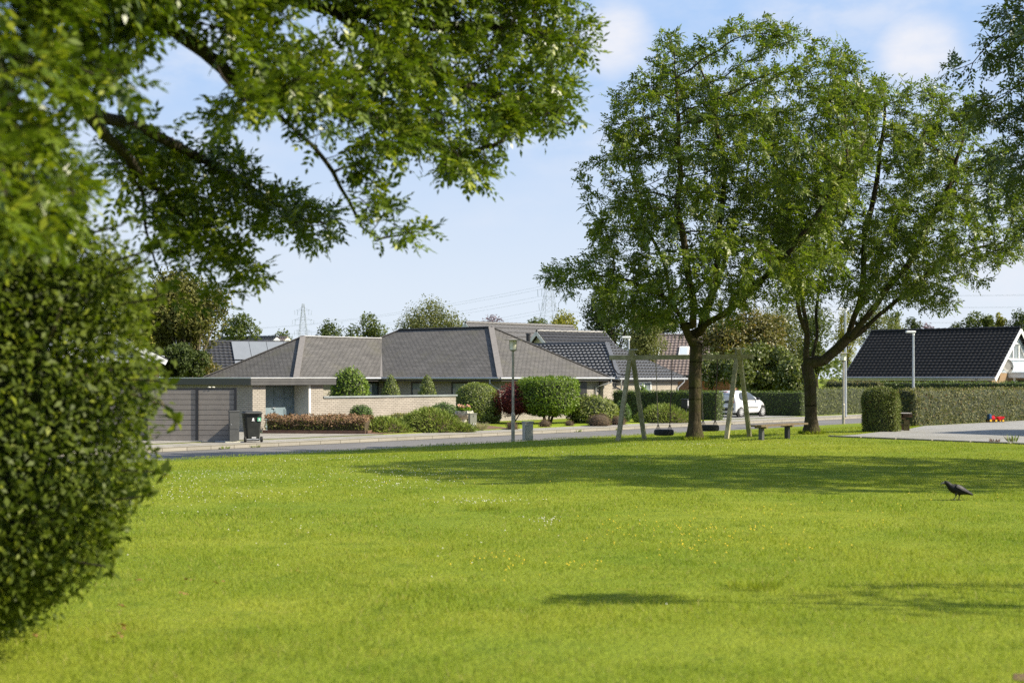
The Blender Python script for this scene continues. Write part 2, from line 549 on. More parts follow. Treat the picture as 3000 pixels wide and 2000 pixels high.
# walls and roofs
BRICK = brickmat('pale_brick', (.37, .335, .29), (.31, .28, .24), (.17, .152, .13))
BRICK53 = brickmat('cream_brick', (.40, .36, .30), (.34, .30, .245), (.19, .165, .13))
REDBRICK = brickmat('orange_brick', (.36, .15, .075), (.29, .12, .06), (.30, .24, .18))
YBRICK = brickmat('yellow_brick', (.30, .19, .10), (.26, .165, .085), (.3, .24, .17))
SHINGLE = shinglemat('grey_shingle', (.112, .106, .100), (.136, .128, .120))
CAPM = plain('shingle_ridge_cap', (.185, .172, .163), .85, .12, 6, .4, 60, spec=.2)
FELT = plain('roof_felt', (.10, .10, .10), .85, .3, 1.5, .3, 50)
FASCIA = plain('dark_fascia_board', (.048, .044, .042), .5, .12, 3)
FASCIA2 = plain('grey_fascia_board', (.062, .06, .06), .5, .1, 3)
ALU = plain('pale_metal_edge', (.55, .55, .55), .35, .08, 3, spec=.6, metal=.4)
ZINC = plain('zinc_gutter', (.36, .37, .38), .4, .15, 4, metal=.5)
WFRAME = plain('dark_window_frame', (.022, .021, .022), .4)
def make_glass(name='window_glass', col=(.10, .115, .12)):
    t = NT(name); o = t.coord()
    t.set(col=t.mix(t.rng(t.noise(o, 1.6, 3), .35, .65), col, tuple(x * 2.1 for x in col)), rough=.06, spec=.8)
    return t.m
GLASS = make_glass()
CURTAIN = plain('net_curtain', (.42, .43, .44), .8, .2, 14)
GDOOR = plain('blue_grey_garage_door', (.165, .215, .245), .45, .06, 3)
JAMB = plain('white_jamb', (.62, .60, .57), .5, .06)
CAPSTONE = plain('zinc_wall_cap', (.23, .25, .25), .45, .15, 4, spec=.5)
TILE53 = plain('grey_roof_tile', (.115, .117, .122), .42, .22, 7, .25, 60, spec=.5)
TILEB = plain('black_roof_tile', (.014, .0135, .013), .55, .45, 5, .25, 60, spec=.2)
TILEG = plain('dark_grey_roof_tile', (.085, .082, .082), .6, .25, 8, .3, 60)
TILER = plain('brown_roof_tile', (.175, .138, .124), .7, .2, 8, .3, 60)
TILED = plain('charcoal_roof_tile', (.04, .04, .043), .5, .3, 6, .3, 60)
SOLAR = plain('solar_glass', (.20, .215, .235), .22, .05, 2, spec=.7)
WHITE = plain('white_paint', (.78, .78, .76), .45, .05, 3)
CREAM = plain('cream_paint', (.66, .63, .5), .5, .05, 3)
GREYP = plain('pale_grey_paint', (.52, .53, .54), .5, .06, 3)
REDP = plain('red_wall_paint', (.045, .010, .010), .6, .1, 3)
TIMBER = plain('bare_timber', (.40, .22, .12), .7, .2, 6)
BOARD = plain('blue_grey_boarding', (.44, .50, .56), .55, .06, 3)
OPENSHADE = plain('interior_and_gap_shade', (.01, .01, .01), .9)  # near-black colour standing in for shade in openings and under roof tiles

# metal, wood, plastic
FENCEM = plain('grey_brown_composite_board', (.205, .182, .160), .7, .1, 4, .15, 50)
FPOST = plain('black_post', (.016, .016, .018), .45)
FPLINTH = plain('concrete_plinth', (.40, .39, .38), .85, .15, 6, .3)
BINM = plain('dark_bin_plastic', (.022, .024, .022), .5, .2, 5, .1, 30, spec=.3)
BINLID = plain('bin_lid_plastic', (.05, .052, .05), .5, .2, 5)
GREENST = plain('green_sticker', (.08, .46, .23), .5, .04)
WHITEST = plain('white_sticker', (.8, .8, .8), .5, .02)
RUBBER = plain('black_rubber', (.014, .014, .013), .8, .3, 8, .3, 40)
BOXDARK = plain('dark_grey_cabinet', (.075, .076, .073), .5, .1, 5)
BOXGREEN = plain('grey_green_cabinet', (.20, .205, .165), .5, .08, 5)
BOXGREY = plain('grey_beige_cabinet', (.33, .32, .27), .55, .08, 5, .1)
STONE = plain('weathered_stone', (.50, .48, .39), .9, .35, 12, .6, 40)
LAMPPOST = plain('weathered_lamp_post', (.34, .31, .24), .6, .25, 5, .2, 60, metal=.2)
GALV = plain('galvanised_steel', (.46, .48, .50), .4, .12, 6, metal=.55)
LANTERN = plain('milky_lantern_panel', (.86, .81, .63), .4, .06, 6)
def make_wood(name, c1, c2, sc=(1, 1, 1)):
    t = NT(name); o = t.coord()
    f = t.rng(t.noise(o, 7, 6, .7), .3, .7)
    c = t.mix(f, c1, c2)
    c = t.mix(t.rng(t.noise(o, 1.7, 4), .5, .72, 0, .6), c, (.13, .15, .05))
    t.set(col=c, rough=.85, spec=.2); t.bump(t.noise(o, 38, 5, .7), .6, .012)
    return t.m
SWINGW = make_wood('weathered_green_timber', (.20, .18, .10), (.42, .385, .25))
BENCHW = make_wood('weathered_bench_plank', (.10, .075, .042), (.20, .155, .095))
PALLET = make_wood('dark_pallet_wood', (.055, .032, .02), (.13, .08, .045))
PALLETTOP = plain('grey_table_top', (.33, .30, .27), .8, .2, 6, .3)
ROPE = plain('pale_rope', (.30, .235, .17), .9, .25, 30)
CHAIN = plain('rusty_chain', (.075, .05, .04), .6, .3, 20, metal=.4)
def make_bark(name, c1, c2, moss):
    t = NT(name); o = t.coord('Object', (1, 1, .35))
    f = t.rng(t.noise(o, 9, 6, .7), .32, .68)
    c = t.mix(f, c1, c2)
    oo = t.coord()
    c = t.mix(t.rng(t.noise(oo, 2.1, 5, .7), .46, .66, 0, .75), c, moss)
    t.set(col=c, rough=.95, spec=.1); t.bump(t.math('ADD', f, t.noise(o, 22, 4)), .9, .03)
    return t.m
BARK = make_bark('mossy_bark', (.030, .024, .014), (.085, .068, .042), (.055, .060, .014))
BARKD = make_bark('dark_bark', (.02, .017, .013), (.055, .046, .034), (.05, .05, .025))
BARKO = make_bark('grey_olive_bark', (.08, .065, .04), (.19, .155, .10), (.10, .09, .04))

# foliage
ASH = leafmat('ash_leaf', (.064, .100, .013), (.160, .205, .026), (.22, .24, .05), .38, .42, .4)
ASHF = leafmat('near_ash_leaf', (.034, .066, .006), (.150, .200, .013), (.24, .27, .02), .27, .40, .45, 1.3)
ASHR = leafmat('right_ash_leaf', (0.041, 0.071, 0.016), (0.098, 0.129, 0.030), None, .25, .42, .5)
SHRUBF = leafmat('near_shrub_leaf', (.036, .058, .007), (.125, .160, .016), (.21, .24, .02), .36, .5, .2, 1.2)
HEDGED = leafmat('dark_hedge_leaf', (0.064, 0.099, 0.020), (0.148, 0.202, 0.039), None, .2, .5, .35)
HEDGEL = leafmat('pale_hedge_leaf', (0.107, 0.122, 0.043), (0.222, 0.237, 0.086), (.24, .24, .10), .2, .6, .2)
HEDGEB = leafmat('browned_hedge_leaf', (0.090, 0.099, 0.036), (0.247, 0.232, 0.099), (.15, .075, .035), .2, .6, .2)
HEDGEN = leafmat('conifer_hedge_leaf', (0.079, 0.101, 0.025), (0.170, 0.204, 0.046), (.13, .085, .03), .18, .55, .3)
BOXW = leafmat('box_leaf', (0.108, 0.143, 0.024), (0.250, 0.296, 0.054), (.22, .23, .05), .25, .4, .5)
LAUREL = leafmat('bright_laurel_leaf', (0.076, 0.127, 0.015), (0.189, 0.272, 0.032), (.21, .26, .04), .3, .5, .3)
RHODO = leafmat('rhododendron_leaf', (0.097, 0.124, 0.028), (0.228, 0.256, 0.062), (.28, .28, .11), .25, .5, .3)
MAPLE = leafmat('red_maple_leaf', (.065, .012, .012), (.165, .032, .028), (.24, .06, .05), .25, .6, .2, tcol=(1.3, .6, .55))
SPIREA_G = leafmat('spirea_leaf', (0.078, 0.086, 0.018), (0.176, 0.182, 0.036), None, .25, .5, .3)
SPIREA_B = leafmat('spirea_dry_flower', (.175, .098, .055), (.29, .19, .115), None, .15, .8, .15)
JUNIPER = leafmat('juniper_needle', (0.107, 0.152, 0.031), (0.267, 0.319, 0.061), (.13, .07, .035), .18, .6, .25)
JUNIPERY = leafmat('golden_juniper_needle', (.15, .15, .03), (.27, .27, .05), None, .18, .6, .25)
YEW = leafmat('yew_needle', (0.056, 0.110, 0.029), (0.138, 0.211, 0.049), None, .18, .5, .3)
HEATHER = leafmat('heather_sprig', (.10, .065, .045), (.22, .15, .11), None, .15, .8, .15)
OATGRASS = leafmat('pale_dry_grass', (.26, .23, .14), (.46, .42, .29), None, .3, .7, .2)
PETAL = leafmat('pink_cream_petal', (.70, .34, .26), (.80, .62, .42), None, .25, .6, .2, tcol=(1, 1, 1))
FRESH = leafmat('fresh_green_leaf', (.10, .18, .015), (.20, .32, .03), None, .35, .45, .4)
OLIVE = leafmat('olive_tree_leaf', (0.072, 0.078, 0.020), (0.165, 0.160, 0.040), (.17, .16, .06), .28, .6, .15)
BG_MATS = {
    'green': leafmat('far_green_leaf', (.055, .080, .018), (.130, .155, .035), None, .27, .6, .2, .25),
    'dark': leafmat('far_dark_leaf', (.036, .056, .016), (.085, .108, .030), None, .24, .6, .2, .25),
    'pale': leafmat('far_pale_leaf', (.100, .115, .035), (.190, .195, .070), None, .3, .6, .2, .25),
    'yellow': leafmat('far_yellow_green_leaf', (.15, .155, .022), (.29, .27, .045), None, .3, .6, .2, .25),
    'purple': leafmat('far_purple_leaf', (.075, .030, .036), (.15, .070, .078), None, .2, .5, .3, .25, tcol=(1.3, .7, .7)),
    'autumn': leafmat('far_turning_leaf', (.085, .088, .020), (.175, .150, .040), (.30, .20, .05), .25, .5, .4, .4),
    'gloss': leafmat('far_glossy_leaf', (.070, .092, .020), (.165, .190, .048), (.36, .36, .18), .25, .42, .4, .4),
}
CLOVERW = plain('clover_white', (.78, .74, .66), .7, .1, 5)
BUTTER = plain('buttercup_yellow', (.85, .62, .03), .5, .08, 5)
DEADLEAF = leafmat('fallen_leaf_brown', (.16, .08, .035), (.34, .20, .08), None, .2, .6, .2, tcol=(1, .8, .4))
# ------------------------------------------------------------------ ground, road, pavement
def build_ground():
    ts = sorted(set([-700, -300, -150, -90, -60, -40, -30, -25, -22] + [-ROAD_W - 11 * k / 14 for k in range(15)] +
                    [-ROAD_W + .02, -3, .04, 0.06, 2.15, 2.16, 5, 12, 30, 60, 120, 250, 500, 1000, 2600]))
    ss = list(range(-60, 121, 4)); ss = [-1500, -700, -300, -120] + ss + [160, 240, 400, 800, 1800]
    v = [tuple(W(s, t, gz_t(t))) for t in ts for s in ss]
    n = len(ss)
    f = [(j * n + i, j * n + i + 1, (j + 1) * n + i + 1, (j + 1) * n + i) for j in range(len(ts) - 1) for i in range(n - 1)]
    o = np_mesh('lawn', v, f, LAWN, smooth=True); o['kind'] = 'structure'
build_ground()

def sheet(name, pts, z, m, kind='structure'):
    """flat paving sheet, points in street coordinates"""
    mb = MB(); org = W(*pts[0], 0)
    mb.face([(s - pts[0][0], t - pts[0][1], 0) for s, t in pts])
    o = mb.build(name, m); o.location = W(pts[0][0], pts[0][1], z); o.rotation_euler = (0, 0, ALPHA)
    o['kind'] = kind
    return o
sheet('road', [(-60, -ROAD_W), (160, -ROAD_W), (160, 0), (-60, 0)], -0.60, ASPHALT)
sheet('pavement', [(-60, .12), (160, .12), (160, 2.15), (-60, 2.15)], -0.470, SLABS)
mb = MB(); mb.rbox((0, .065, -.055), (220, .13, .15), .012)
kb = mb.build('kerb', KERB); kb.location = W(50, 0, -.470); kb.rotation_euler = (0, 0, ALPHA); kb['kind'] = 'structure'
mb = MB(); mb.rbox((0, -.06, 0), (220, .12, .12), .012)
kb = mb.build('near_kerb', KERB); kb.location = W(50, -ROAD_W, -.57); kb.rotation_euler = (0, 0, ALPHA); kb['kind'] = 'structure'
sheet('garage_driveway', [(-14, 2.14), (12.5, 2.14), (12.1, 2.9), (10.0, 6.3), (10.4, 8.6), (13.6, 8.6), (13.6, 7.45), (10.4, 8.5), (9.9, 8.5), (-14, 8.5)], -0.444, SLABS)
sheet('parking_driveway', [(36.5, 2.14), (45.3, 2.14), (45.3, 9.4), (36.5, 9.4)], -0.444, PAVERS)

# paved driveway on the right, on our side of the road
DRIVE = [(9.36, 41.95), (13.3, 37.2), (20, 29.2), (40, 29.2), (40, 74), (20.9, 58.2), (15.2, 52.4), (13.2, 47.6), (12.1, 46.1), (10.5, 43.3)]
def in_poly(x, y, poly):
    c = False; n = len(poly)
    for i in range(n):
        x1, y1 = poly[i]; x2, y2 = poly[(i + 1) % n]
        if (y1 > y) != (y2 > y) and x < (x2 - x1) * (y - y1) / (y2 - y1) + x1: c = not c
    return c
def in_poly_np(x, y, poly):
    c = np.zeros(len(x), bool); n = len(poly)
    for i in range(n):
        x1, y1 = poly[i]; x2, y2 = poly[(i + 1) % n]
        if y1 == y2: continue
        c ^= ((y1 > y) != (y2 > y)) & (x < (x2 - x1) * (y - y1) / (y2 - y1) + x1)
    return c
def build_drive():
    mb = MB()
    # triangulated fan draped on the lawn surface: split finely along x and y
    xs = np.arange(9, 41, .5); ys = np.arange(29, 75, .5)
    import bmesh
    bm = bmesh.new()
    f = bm.faces.new([bm.verts.new((x, y, 0)) for x, y in DRIVE])
    for x in np.arange(10, 40, 1.5): bmesh.ops.bisect_plane(bm, geom=bm.verts[:] + bm.edges[:] + bm.faces[:], plane_co=(x, 0, 0), plane_no=(1, 0, 0))
    for y in np.arange(30, 74, 1.5): bmesh.ops.bisect_plane(bm, geom=bm.verts[:] + bm.edges[:] + bm.faces[:], plane_co=(0, y, 0), plane_no=(0, 1, 0))
    bmesh.ops.recalc_face_normals(bm, faces=bm.faces[:])
    for vv in bm.verts: vv.co.z = gz(vv.co.x, vv.co.y) + .012
    me = bpy.data.meshes.new('driveway'); bm.to_mesh(me); bm.free()
    me.materials.append(PAVERS)
    uvl = me.uv_layers.new(name='UVMap')
    ca, sa = math.cos(-.88), math.sin(-.88)
    for l in me.loops:
        c = me.vertices[l.vertex_index].co
        uvl.data[l.index].uv = (c.x * ca - c.y * sa, c.x * sa + c.y * ca)
    if me.polygons[0].normal.z < 0: me.flip_normals()
    o = bpy.data.objects.new('driveway', me); COL.objects.link(o); o['kind'] = 'structure'
    mb = MB()
    a, b = Vector((9.36, 41.95, 0)), Vector((20, 29.2, 0)); n = 14
    for k in range(n):
        p, q = a.lerp(b, k / n), a.lerp(b, (k + .96) / n)
        p.z, q.z = gz(p.x, p.y) + .012, gz(q.x, q.y) + .012
        mb.beam(p, q, .1, .06)
    mb.build('driveway_edging', KERB)['kind'] = 'structure'
build_drive()

# ------------------------------------------------------------------ roofs
def tile_plane(mb, a, b, c, d, wave, row, amp, step, per=6):
    """corrugated, stepped tiles on the quad a-b (eave) to d-c (ridge); a trapezoid is cut from it"""
    a, b, c, d = map(Vector, (a, b, c, d))
    u = (b - a); Lu = u.length; u = u / Lu
    nrm = u.cross(d - a).normalized()
    v = nrm.cross(u)
    H = (d - a).dot(v)
    du0, du1 = (d - a).dot(u), (c - a).dot(u)
    rows = max(1, round(H / row)); rh = H / rows
    nu = max(4, int(Lu / wave * per))
    for r in range(rows):
        for e in (0, 1):
            pass
        v0, v1 = r * rh, (r + 1) * rh
        def lim(vv):
            k = vv / H
            return du0 * k, Lu + (du1 - Lu) * k
        l0, r0 = lim(v0); l1, r1 = lim(v1)
        base = len(mb.v)
        us = np.arange(math.floor(min(l0, l1) / wave * per), math.ceil(max(r0, r1) / wave * per) + 1) * wave / per
        for uu in us:
            h = amp * (.5 + .5 * math.cos(2 * math.pi * uu / wave)) ** 1.4
            ua, ub = min(max(uu, l0), r0), min(max(uu, l1), r1)
            mb.v.append(tuple(a + u * ua + v * v0 + nrm * (h + step)))
            mb.v.append(tuple(a + u * ub + v * v1 + nrm * h))
            mb.v.append(tuple(a + u * ua + v * v0 + nrm * (h - .01)))
        for k in range(len(us) - 1):
            i = base + 3 * k; j = i + 3
            mb.f.append((i, j, j + 1, i + 1)); mb.m.append(mb.cur)
            lift = .5 + .5 * math.cos(2 * math.pi * (us[k] + us[k + 1]) / 2 / wave)
            mb.f.append((i + 2, j + 2, j, i)); mb.m.append(1 if lift > .3 else 0)  # raised tile fronts take the second material: gap shade painted near-black

def hip_caps(mb, segs, w=.22, h=.07):
    for a, b in segs: mb.beam(Vector(a) + Vector((0, 0, .02)), Vector(b) + Vector((0, 0, .02)), w, h)

# ------------------------------------------------------------------ main house
ZE = 1.72
def window(parent, face, a0, a1, z0, z1, at, curtain=True, fr=WFRAME, split=0):
    """face 's': pane in a wall s = const facing -s (a is t); 't': in a wall t = const facing -t (a is s)"""
    def bx(mb, p0, p1, d0, d1, zz0, zz1):
        if face == 's': mb.bb(at - d1, at - d0, p0, p1, zz0, zz1)
        else: mb.bb(p0, p1, at - d1, at - d0, zz0, zz1)
    w = .07
    mb = MB(); bx(mb, a0, a0 + w, .0, .05, z0, z1); bx(mb, a1 - w, a1, .0, .05, z0, z1)
    bx(mb, a0 + w, a1 - w, .0, .05, z1 - w, z1); bx(mb, a0 + w, a1 - w, .0, .05, z0, z0 + w)
    for k in range(split):
        x = a0 + (a1 - a0) * (k + 1) / (split + 1); bx(mb, x - w / 2, x + w / 2, .002, .048, z0 + w, z1 - w)
    fo = mb.build('window', fr, parent)
    mb = MB(); bx(mb, a0 + w, a1 - w, .006, .02, z0 + w, z1 - w); g = mb.build('pane', GLASS, fo, origin=ORIGIN[parent.name])
    if curtain:
        mb = MB(); bx(mb, a0 + w, a0 + (a1 - a0) * .46, .022, .024, z0 + w, z1 - w)
        mb.build('net_curtain', CURTAIN, fo, origin=ORIGIN[parent.name])
    return fo

house = thing('bungalow', 'low pale brick bungalow with grey shingled hip roofs behind the garden wall', 'house', (21.9, 9.5, -.46), street=True)
mb = MB(); mb.bb(27.9, 36.3, 9.5, 24.9, -.5, 1.66); mb.bb(21.9, 27.9, 17.95, 24.6, -.5, 1.66)
mb.build('wall', BRICK, house)
def roof_hip(mb, s0, s1, t0, t1, z, pitch_h, along, thick=.0):
    """hip roof over a rectangle; along: 's' or 't' is the ridge direction. returns corners and apexes"""
    c = [Vector((s0, t0, z)), Vector((s1, t0, z)), Vector((s1, t1, z)), Vector((s0, t1, z))]
    if along == 't':
        h = (s1 - s0) / 2; a, b = Vector((s0 + h, t0 + h, z + pitch_h)), Vector((s0 + h, t1 - h, z + pitch_h))
        fs = [(c[0], c[1], a), (c[1], c[2], b, a), (c[2], c[3], b), (c[3], c[0], a, b)]
    else:
        h = (t1 - t0) / 2; a, b = Vector((s0 + h, t0 + h, z + pitch_h)), Vector((s1 - h, t0 + h, z + pitch_h))
        fs = [(c[3], c[0], a), (c[0], c[1], b, a), (c[1], c[2], b), (c[2], c[3], a, b)]
    for f in fs: mb.face(f)
    mb.face([c[3], c[2], c[1], c[0]])
    return c, a, b
mb = MB()
c1, a1, b1 = roof_hip(mb, 27.4, 36.8, 9.0, 25.4, ZE, 2.78, 't')
c2, a2, b2 = roof_hip(mb, 21.4, 34.9, 17.45, 25.1, ZE, 2.26, 's')
rf = mb.build('roof', SHINGLE, house)
mb = MB(); O0 = ORIGIN[house.name]
hip_caps(mb, [(c1[0], a1), (c1[1], a1), (c1[3], b1), (a1, b1)], .30, .045)
mb.build('ridge_cap', CAPM, rf, origin=O0)
mb = MB(); hip_caps(mb, [(c2[0], a2), (c2[3], a2)], .30, .045); mb.build('ridge_cap', CAPM, rf, origin=O0)
mb = MB(); hip_caps(mb, [(a2, Vector((31.1, a2.y, a2.z)))], .24, .06)
mb.build('ridge_flashing', ALU, rf, origin=O0)
mb = MB(); hip_caps(mb, [(Vector((27.45, 17.5, ZE + .03)), Vector((31.15, 21.2, ZE + 2.17)))], .2, .02)
mb.build('valley_flashing', CAPM, rf, origin=O0)
mb = MB()
for x0, x1, y0, y1 in ((27.36, 27.42, 9.02, 17.42), (36.78, 36.84, 9.0, 25.4), (21.36, 21.42, 17.45, 25.1)): mb.bb(x0, x1, y0, y1, ZE - .17, ZE + .005)
for x0, x1, y0, y1 in ((27.44, 36.76, 8.96, 9.02), (21.44, 27.35, 17.41, 17.47)): mb.bb(x0, x1, y0, y1, ZE - .17, ZE + .005)
mb.build('fascia', FASCIA, house)
mb = MB()
mb.tube([(27.30, 9.0, ZE - .02), (27.30, 17.35, ZE - .02)], .055, 8); mb.tube([(27.3, 8.90, ZE - .02), (36.9, 8.90, ZE - .02)], .055, 8)
mb.tube([(21.3, 17.35, ZE - .02), (27.3, 17.35, ZE - .02)], .055, 8); mb.tube([(21.3, 17.35, ZE - .02), (21.3, 25.2, ZE - .02)], .055, 8)
mb.build('gutter', ZINC, house)
for pts in ([(27.3, 9.6, ZE - .08), (27.3, 9.6, ZE - .3), (27.82, 9.42, ZE - .62), (27.84, 9.42, -.4)],
            [(36.6, 8.9, ZE - .08), (36.6, 8.9, ZE - .25), (35.9, 9.42, ZE - .5), (35.9, 9.44, -.4)]):
    mb = MB(); mb.tube(pts, .045, 8); mb.build('downpipe', ZINC, house)
window(house, 's', 16.75, 17.75, -.1, 1.5, 27.9)
window(house, 's', 14.55, 15.65, -.1, 1.5, 27.9)
window(house, 's', 11.2, 12.75, -.1, 1.5, 27.9)
window(house, 't', 26.75, 27.65, -.1, 1.5, 17.95)
mb = MB(); mb.bb(34.4, 35.15, 9.46, 9.5, -.42, 1.5); d = mb.build('door', WFRAME, house)
mb = MB(); mb.bb(34.5, 34.62, 9.43, 9.458, .55, .6); mb.build('handle', GALV, d, origin=O0)

# garage
gar = thing('garage', 'flat roofed pale brick garage with a blue grey door beside the garden wall', 'garage', (10.4, 7.5, -.46), street=True)
mb = MB()
mb.bb(10.4, 11.07, 7.5, 8.6, -.5, 1.44); mb.bb(13.5, 14.2, 7.5, 8.6, -.5, 1.44)
mb.bb(10.4, 11.07, 8.6, 17.3, -.5, 1.44); mb.bb(13.9, 14.2, 8.6, 17.3, -.5, 1.44); mb.bb(11.07, 13.9, 17.0, 17.3, -.5, 1.44)
mb.build('wall', BRICK, gar)
mb = MB(); mb.bb(10.2, 14.7, 7.35, 17.6, 1.66, 1.735); r_ = mb.build('roof', FELT, gar); OG = ORIGIN[gar.name]
mb = MB(); mb.bb(10.15, 10.2, 7.3, 17.65, 1.44, 1.70); mb.build('side_fascia', FASCIA, gar)
mb = MB()
for k in range(2): mb.bb(10.2, 14.75, 7.3, 7.35, 1.44 + k * .13, 1.44 + k * .13 + .122)
mb.bb(14.7, 14.75, 7.35, 17.6, 1.44, 1.695)
mb.build('front_fascia', FASCIA2, gar)
mb = MB(); mb.bb(10.13, 14.77, 7.28, 7.40, 1.705, 1.745); mb.bb(10.13, 10.24, 7.40, 17.65, 1.705, 1.745); mb.build('roof_edge', ALU, r_, origin=OG)
mb = MB(); mb.bb(11.07, 13.38, 8.40, 8.45, -.44, 1.44)
for r in range(4):
    for k in range(4):
        x = 11.15 + k * .555; z = -.37 + r * .45
        mb.bb(x, x + .49, 8.375, 8.40, z, z + .35); mb.bb(x + .06, x + .43, 8.362, 8.375, z + .06, z + .29)
dr = mb.build('door', GDOOR, gar)
mb = MB(); mb.bb(12.15, 12.30, 8.33, 8.36, .46, .5); mb.build('handle', GALV, dr, origin=OG)
mb = MB(); mb.bb(13.38, 13.5, 7.49, 8.45, -.44, 1.44); mb.build('jamb', JAMB, gar)
mb = MB(); mb.bb(11.07, 13.5, 7.6, 8.4, 1.40, 1.44); mb.build('soffit', FASCIA2, gar)

# garden wall
gw = thing('garden_wall', 'long low pale brick garden wall with a grey coping, right of the garage', 'wall', (14.2, 7.5, -.46), street=True)
mb = MB(); mb.bb(14.2, 22.5, 7.52, 7.76, -.5, .88); mb.build('brickwork', BRICK, gw)
mb = MB(); mb.bb(14.2, 22.55, 7.46, 7.82, .882, .95); mb.build('coping', CAPSTONE, gw)

# ------------------------------------------------------------------ house 53
h53 = thing('tiled_bungalow', 'cream brick bungalow numbered 53 under a grey tiled hip roof', 'house', (37.9, 9.5, -.46), street=True)
mb = MB(); mb.bb(37.9, 43.7, 9.25, 22, -.5, 1.62); mb.bb(36.36, 37.898, 9.25, 9.48, -.5, 1.5); mb.build('wall', BRICK53, h53); O53 = ORIGIN[h53.name]
Z5 = 1.68; c = [Vector((37.5, 9, Z5)), Vector((44.1, 9, Z5)), Vector((44.1, 22.5, Z5)), Vector((37.5, 22.5, Z5))]
ap, bp = Vector((40.8, 12.3, Z5 + 2.06)), Vector((40.8, 19.2, Z5 + 2.06))
mb = MB()
tile_plane(mb, c[0], c[1], ap, ap + Vector((.01, 0, 0)), .30, .32, .055, .085)
tile_plane(mb, c[3], c[0], ap, bp, .30, .32, .055, .085)
tile_plane(mb, c[1], c[2], bp, ap, .30, .32, .055, .085)
mb.face([c[3], c[2], c[1], c[0]]); mb.face([c[2], c[3], bp])
rf = mb.build('roof', [TILE53, OPENSHADE], h53)
mb = MB(); hip_caps(mb, [(c[0], ap), (c[1], ap), (c[3], bp), (c[2], bp), (ap, bp)], .24, .16); mb.build('ridge_cap', TILE53, rf, origin=O53)
mb = MB(); mb.tube([(40.0, 17.6, 1.6), (40.0, 17.6, 4.35)], .13, 12); mb.lathe((40, 17.6, 4.35), [(.17, 0), (.17, .05), (.12, .06)], 12); mb.build('chimney', WFRAME, h53)
mb = MB(); mb.bb(37.46, 44.14, 8.98, 9.02, Z5 - .16, Z5); mb.bb(37.46, 37.5, 9.02, 22.5, Z5 - .16, Z5); mb.build('fascia', FASCIA, h53)
mb = MB(); mb.tube([(37.4, 8.92, Z5 - .02), (44.2, 8.92, Z5 - .02)], .06, 8); mb.tube([(37.4, 8.92, Z5 - .02), (37.4, 22.5, Z5 - .02)], .06, 8); mb.build('gutter', ZINC, h53)
for pts in ([(37.6, 8.92, Z5 - .05), (37.6, 8.95, Z5 - .2), (37.95, 9.18, Z5 - .55), (37.95, 9.2, -.4)],
            [(43.9, 8.92, Z5 - .05), (43.9, 8.95, Z5 - .2), (43.6, 9.18, Z5 - .55), (43.6, 9.2, -.4)]):
    mb = MB(); mb.tube(pts, .045, 8); mb.build('downpipe', ALU, h53)
window(h53, 't', 39.5, 40.9, .2, 1.5, 9.25, True, WHITE, 1)
tcu = bpy.data.curves.new('house_number', 'FONT'); tcu.body = '53'; tcu.size = .38; tcu.extrude = .012
tob = bpy.data.objects.new('tmp_number', tcu); COL.objects.link(tob)
dg = bpy.context.evaluated_depsgraph_get()
me = bpy.data.meshes.new_from_object(tob.evaluated_get(dg)); bpy.data.objects.remove(tob)
me.name = 'house_number'; me.materials.clear(); me.materials.append(WFRAME)
no = bpy.data.objects.new('house_number', me); COL.objects.link(no); no.parent = h53
sn = on_t(1794, 9.25)
no.location = (sn - O53[0], 9.225 - O53[1], 1.13 - O53[2]); no.rotation_euler = (R(90), 0, 0)

# ------------------------------------------------------------------ houses farther off
def gable_house(name, label, corner, ang, L, Wd, z0, ze, zr, wallm, roofm, verge, over=.4, wave=.3, row=.34, caps=True, gable_mat=None, tamp=.035):
    """long axis from the front-near corner along ang; depth direction to its left. returns the frame"""
    o = thing(name, label, 'house', (0, 0, 0)); o.location = corner; o.rotation_euler = (0, 0, ang)
    mb = MB(); mb.bb(0, L, 0, Wd, z0, ze)
    mb.build('wall', wallm, o)
    k = (zr - ze) / (Wd / 2)
    zl = ze - k * over
    for x, sgn in ((0.0, -1), (L, 1)):
        mb = MB(); mb.face([(x, 0, ze), (x, Wd, ze), (x, Wd / 2, zr)] if sgn > 0 else [(x, Wd, ze), (x, 0, ze), (x, Wd / 2, zr)])
        mb.build('gable', gable_mat or wallm, o)
    mb = MB()
    a, b = Vector((-over, -over, zl)), Vector((L + over, -over, zl)); c_, d_ = Vector((L + over, Wd / 2, zr + .02)), Vector((-over, Wd / 2, zr + .02))
    tile_plane(mb, a, b, c_, d_, wave, row, tamp, .045)
    a2, b2 = Vector((L + over, Wd + over, zl)), Vector((-over, Wd + over, zl))
    tile_plane(mb, a2, b2, d_, c_, wave, row, tamp, .045)
    rf = mb.build('roof', [roofm, OPENSHADE], o)
    if caps:
        mb = MB(); n = int(L / .42)
        for i in range(n):
            x0 = -over + (L + 2 * over) * i / n; x1 = x0 + (L + 2 * over) / n * .97
            mb.tube([(x0, Wd / 2, zr + .02), (x1, Wd / 2, zr + .045)], [.12, .135], 8)
        mb.build('ridge_cap', roofm, rf)
    for x in (-over - .03, L + over + .03):
        for y in (-over - .05, Wd + over + .05):
            mb = MB(); mb.beam((x, y, zl - .13 - .05 * k), (x, Wd / 2, zr - .11), .05, .24, (0, 0, 1)); mb.build('verge_board', verge, o)
    mb = MB(); mb.tube([(-over, -over - .07, zl - .02), (L + over, -over - .07, zl - .02)], .06, 8); mb.build('gutter', ZINC, o)
    return o, zl

# black roofed house at right
fr = P(2916, 1108, 95.0); angb = R(180) - R(24)
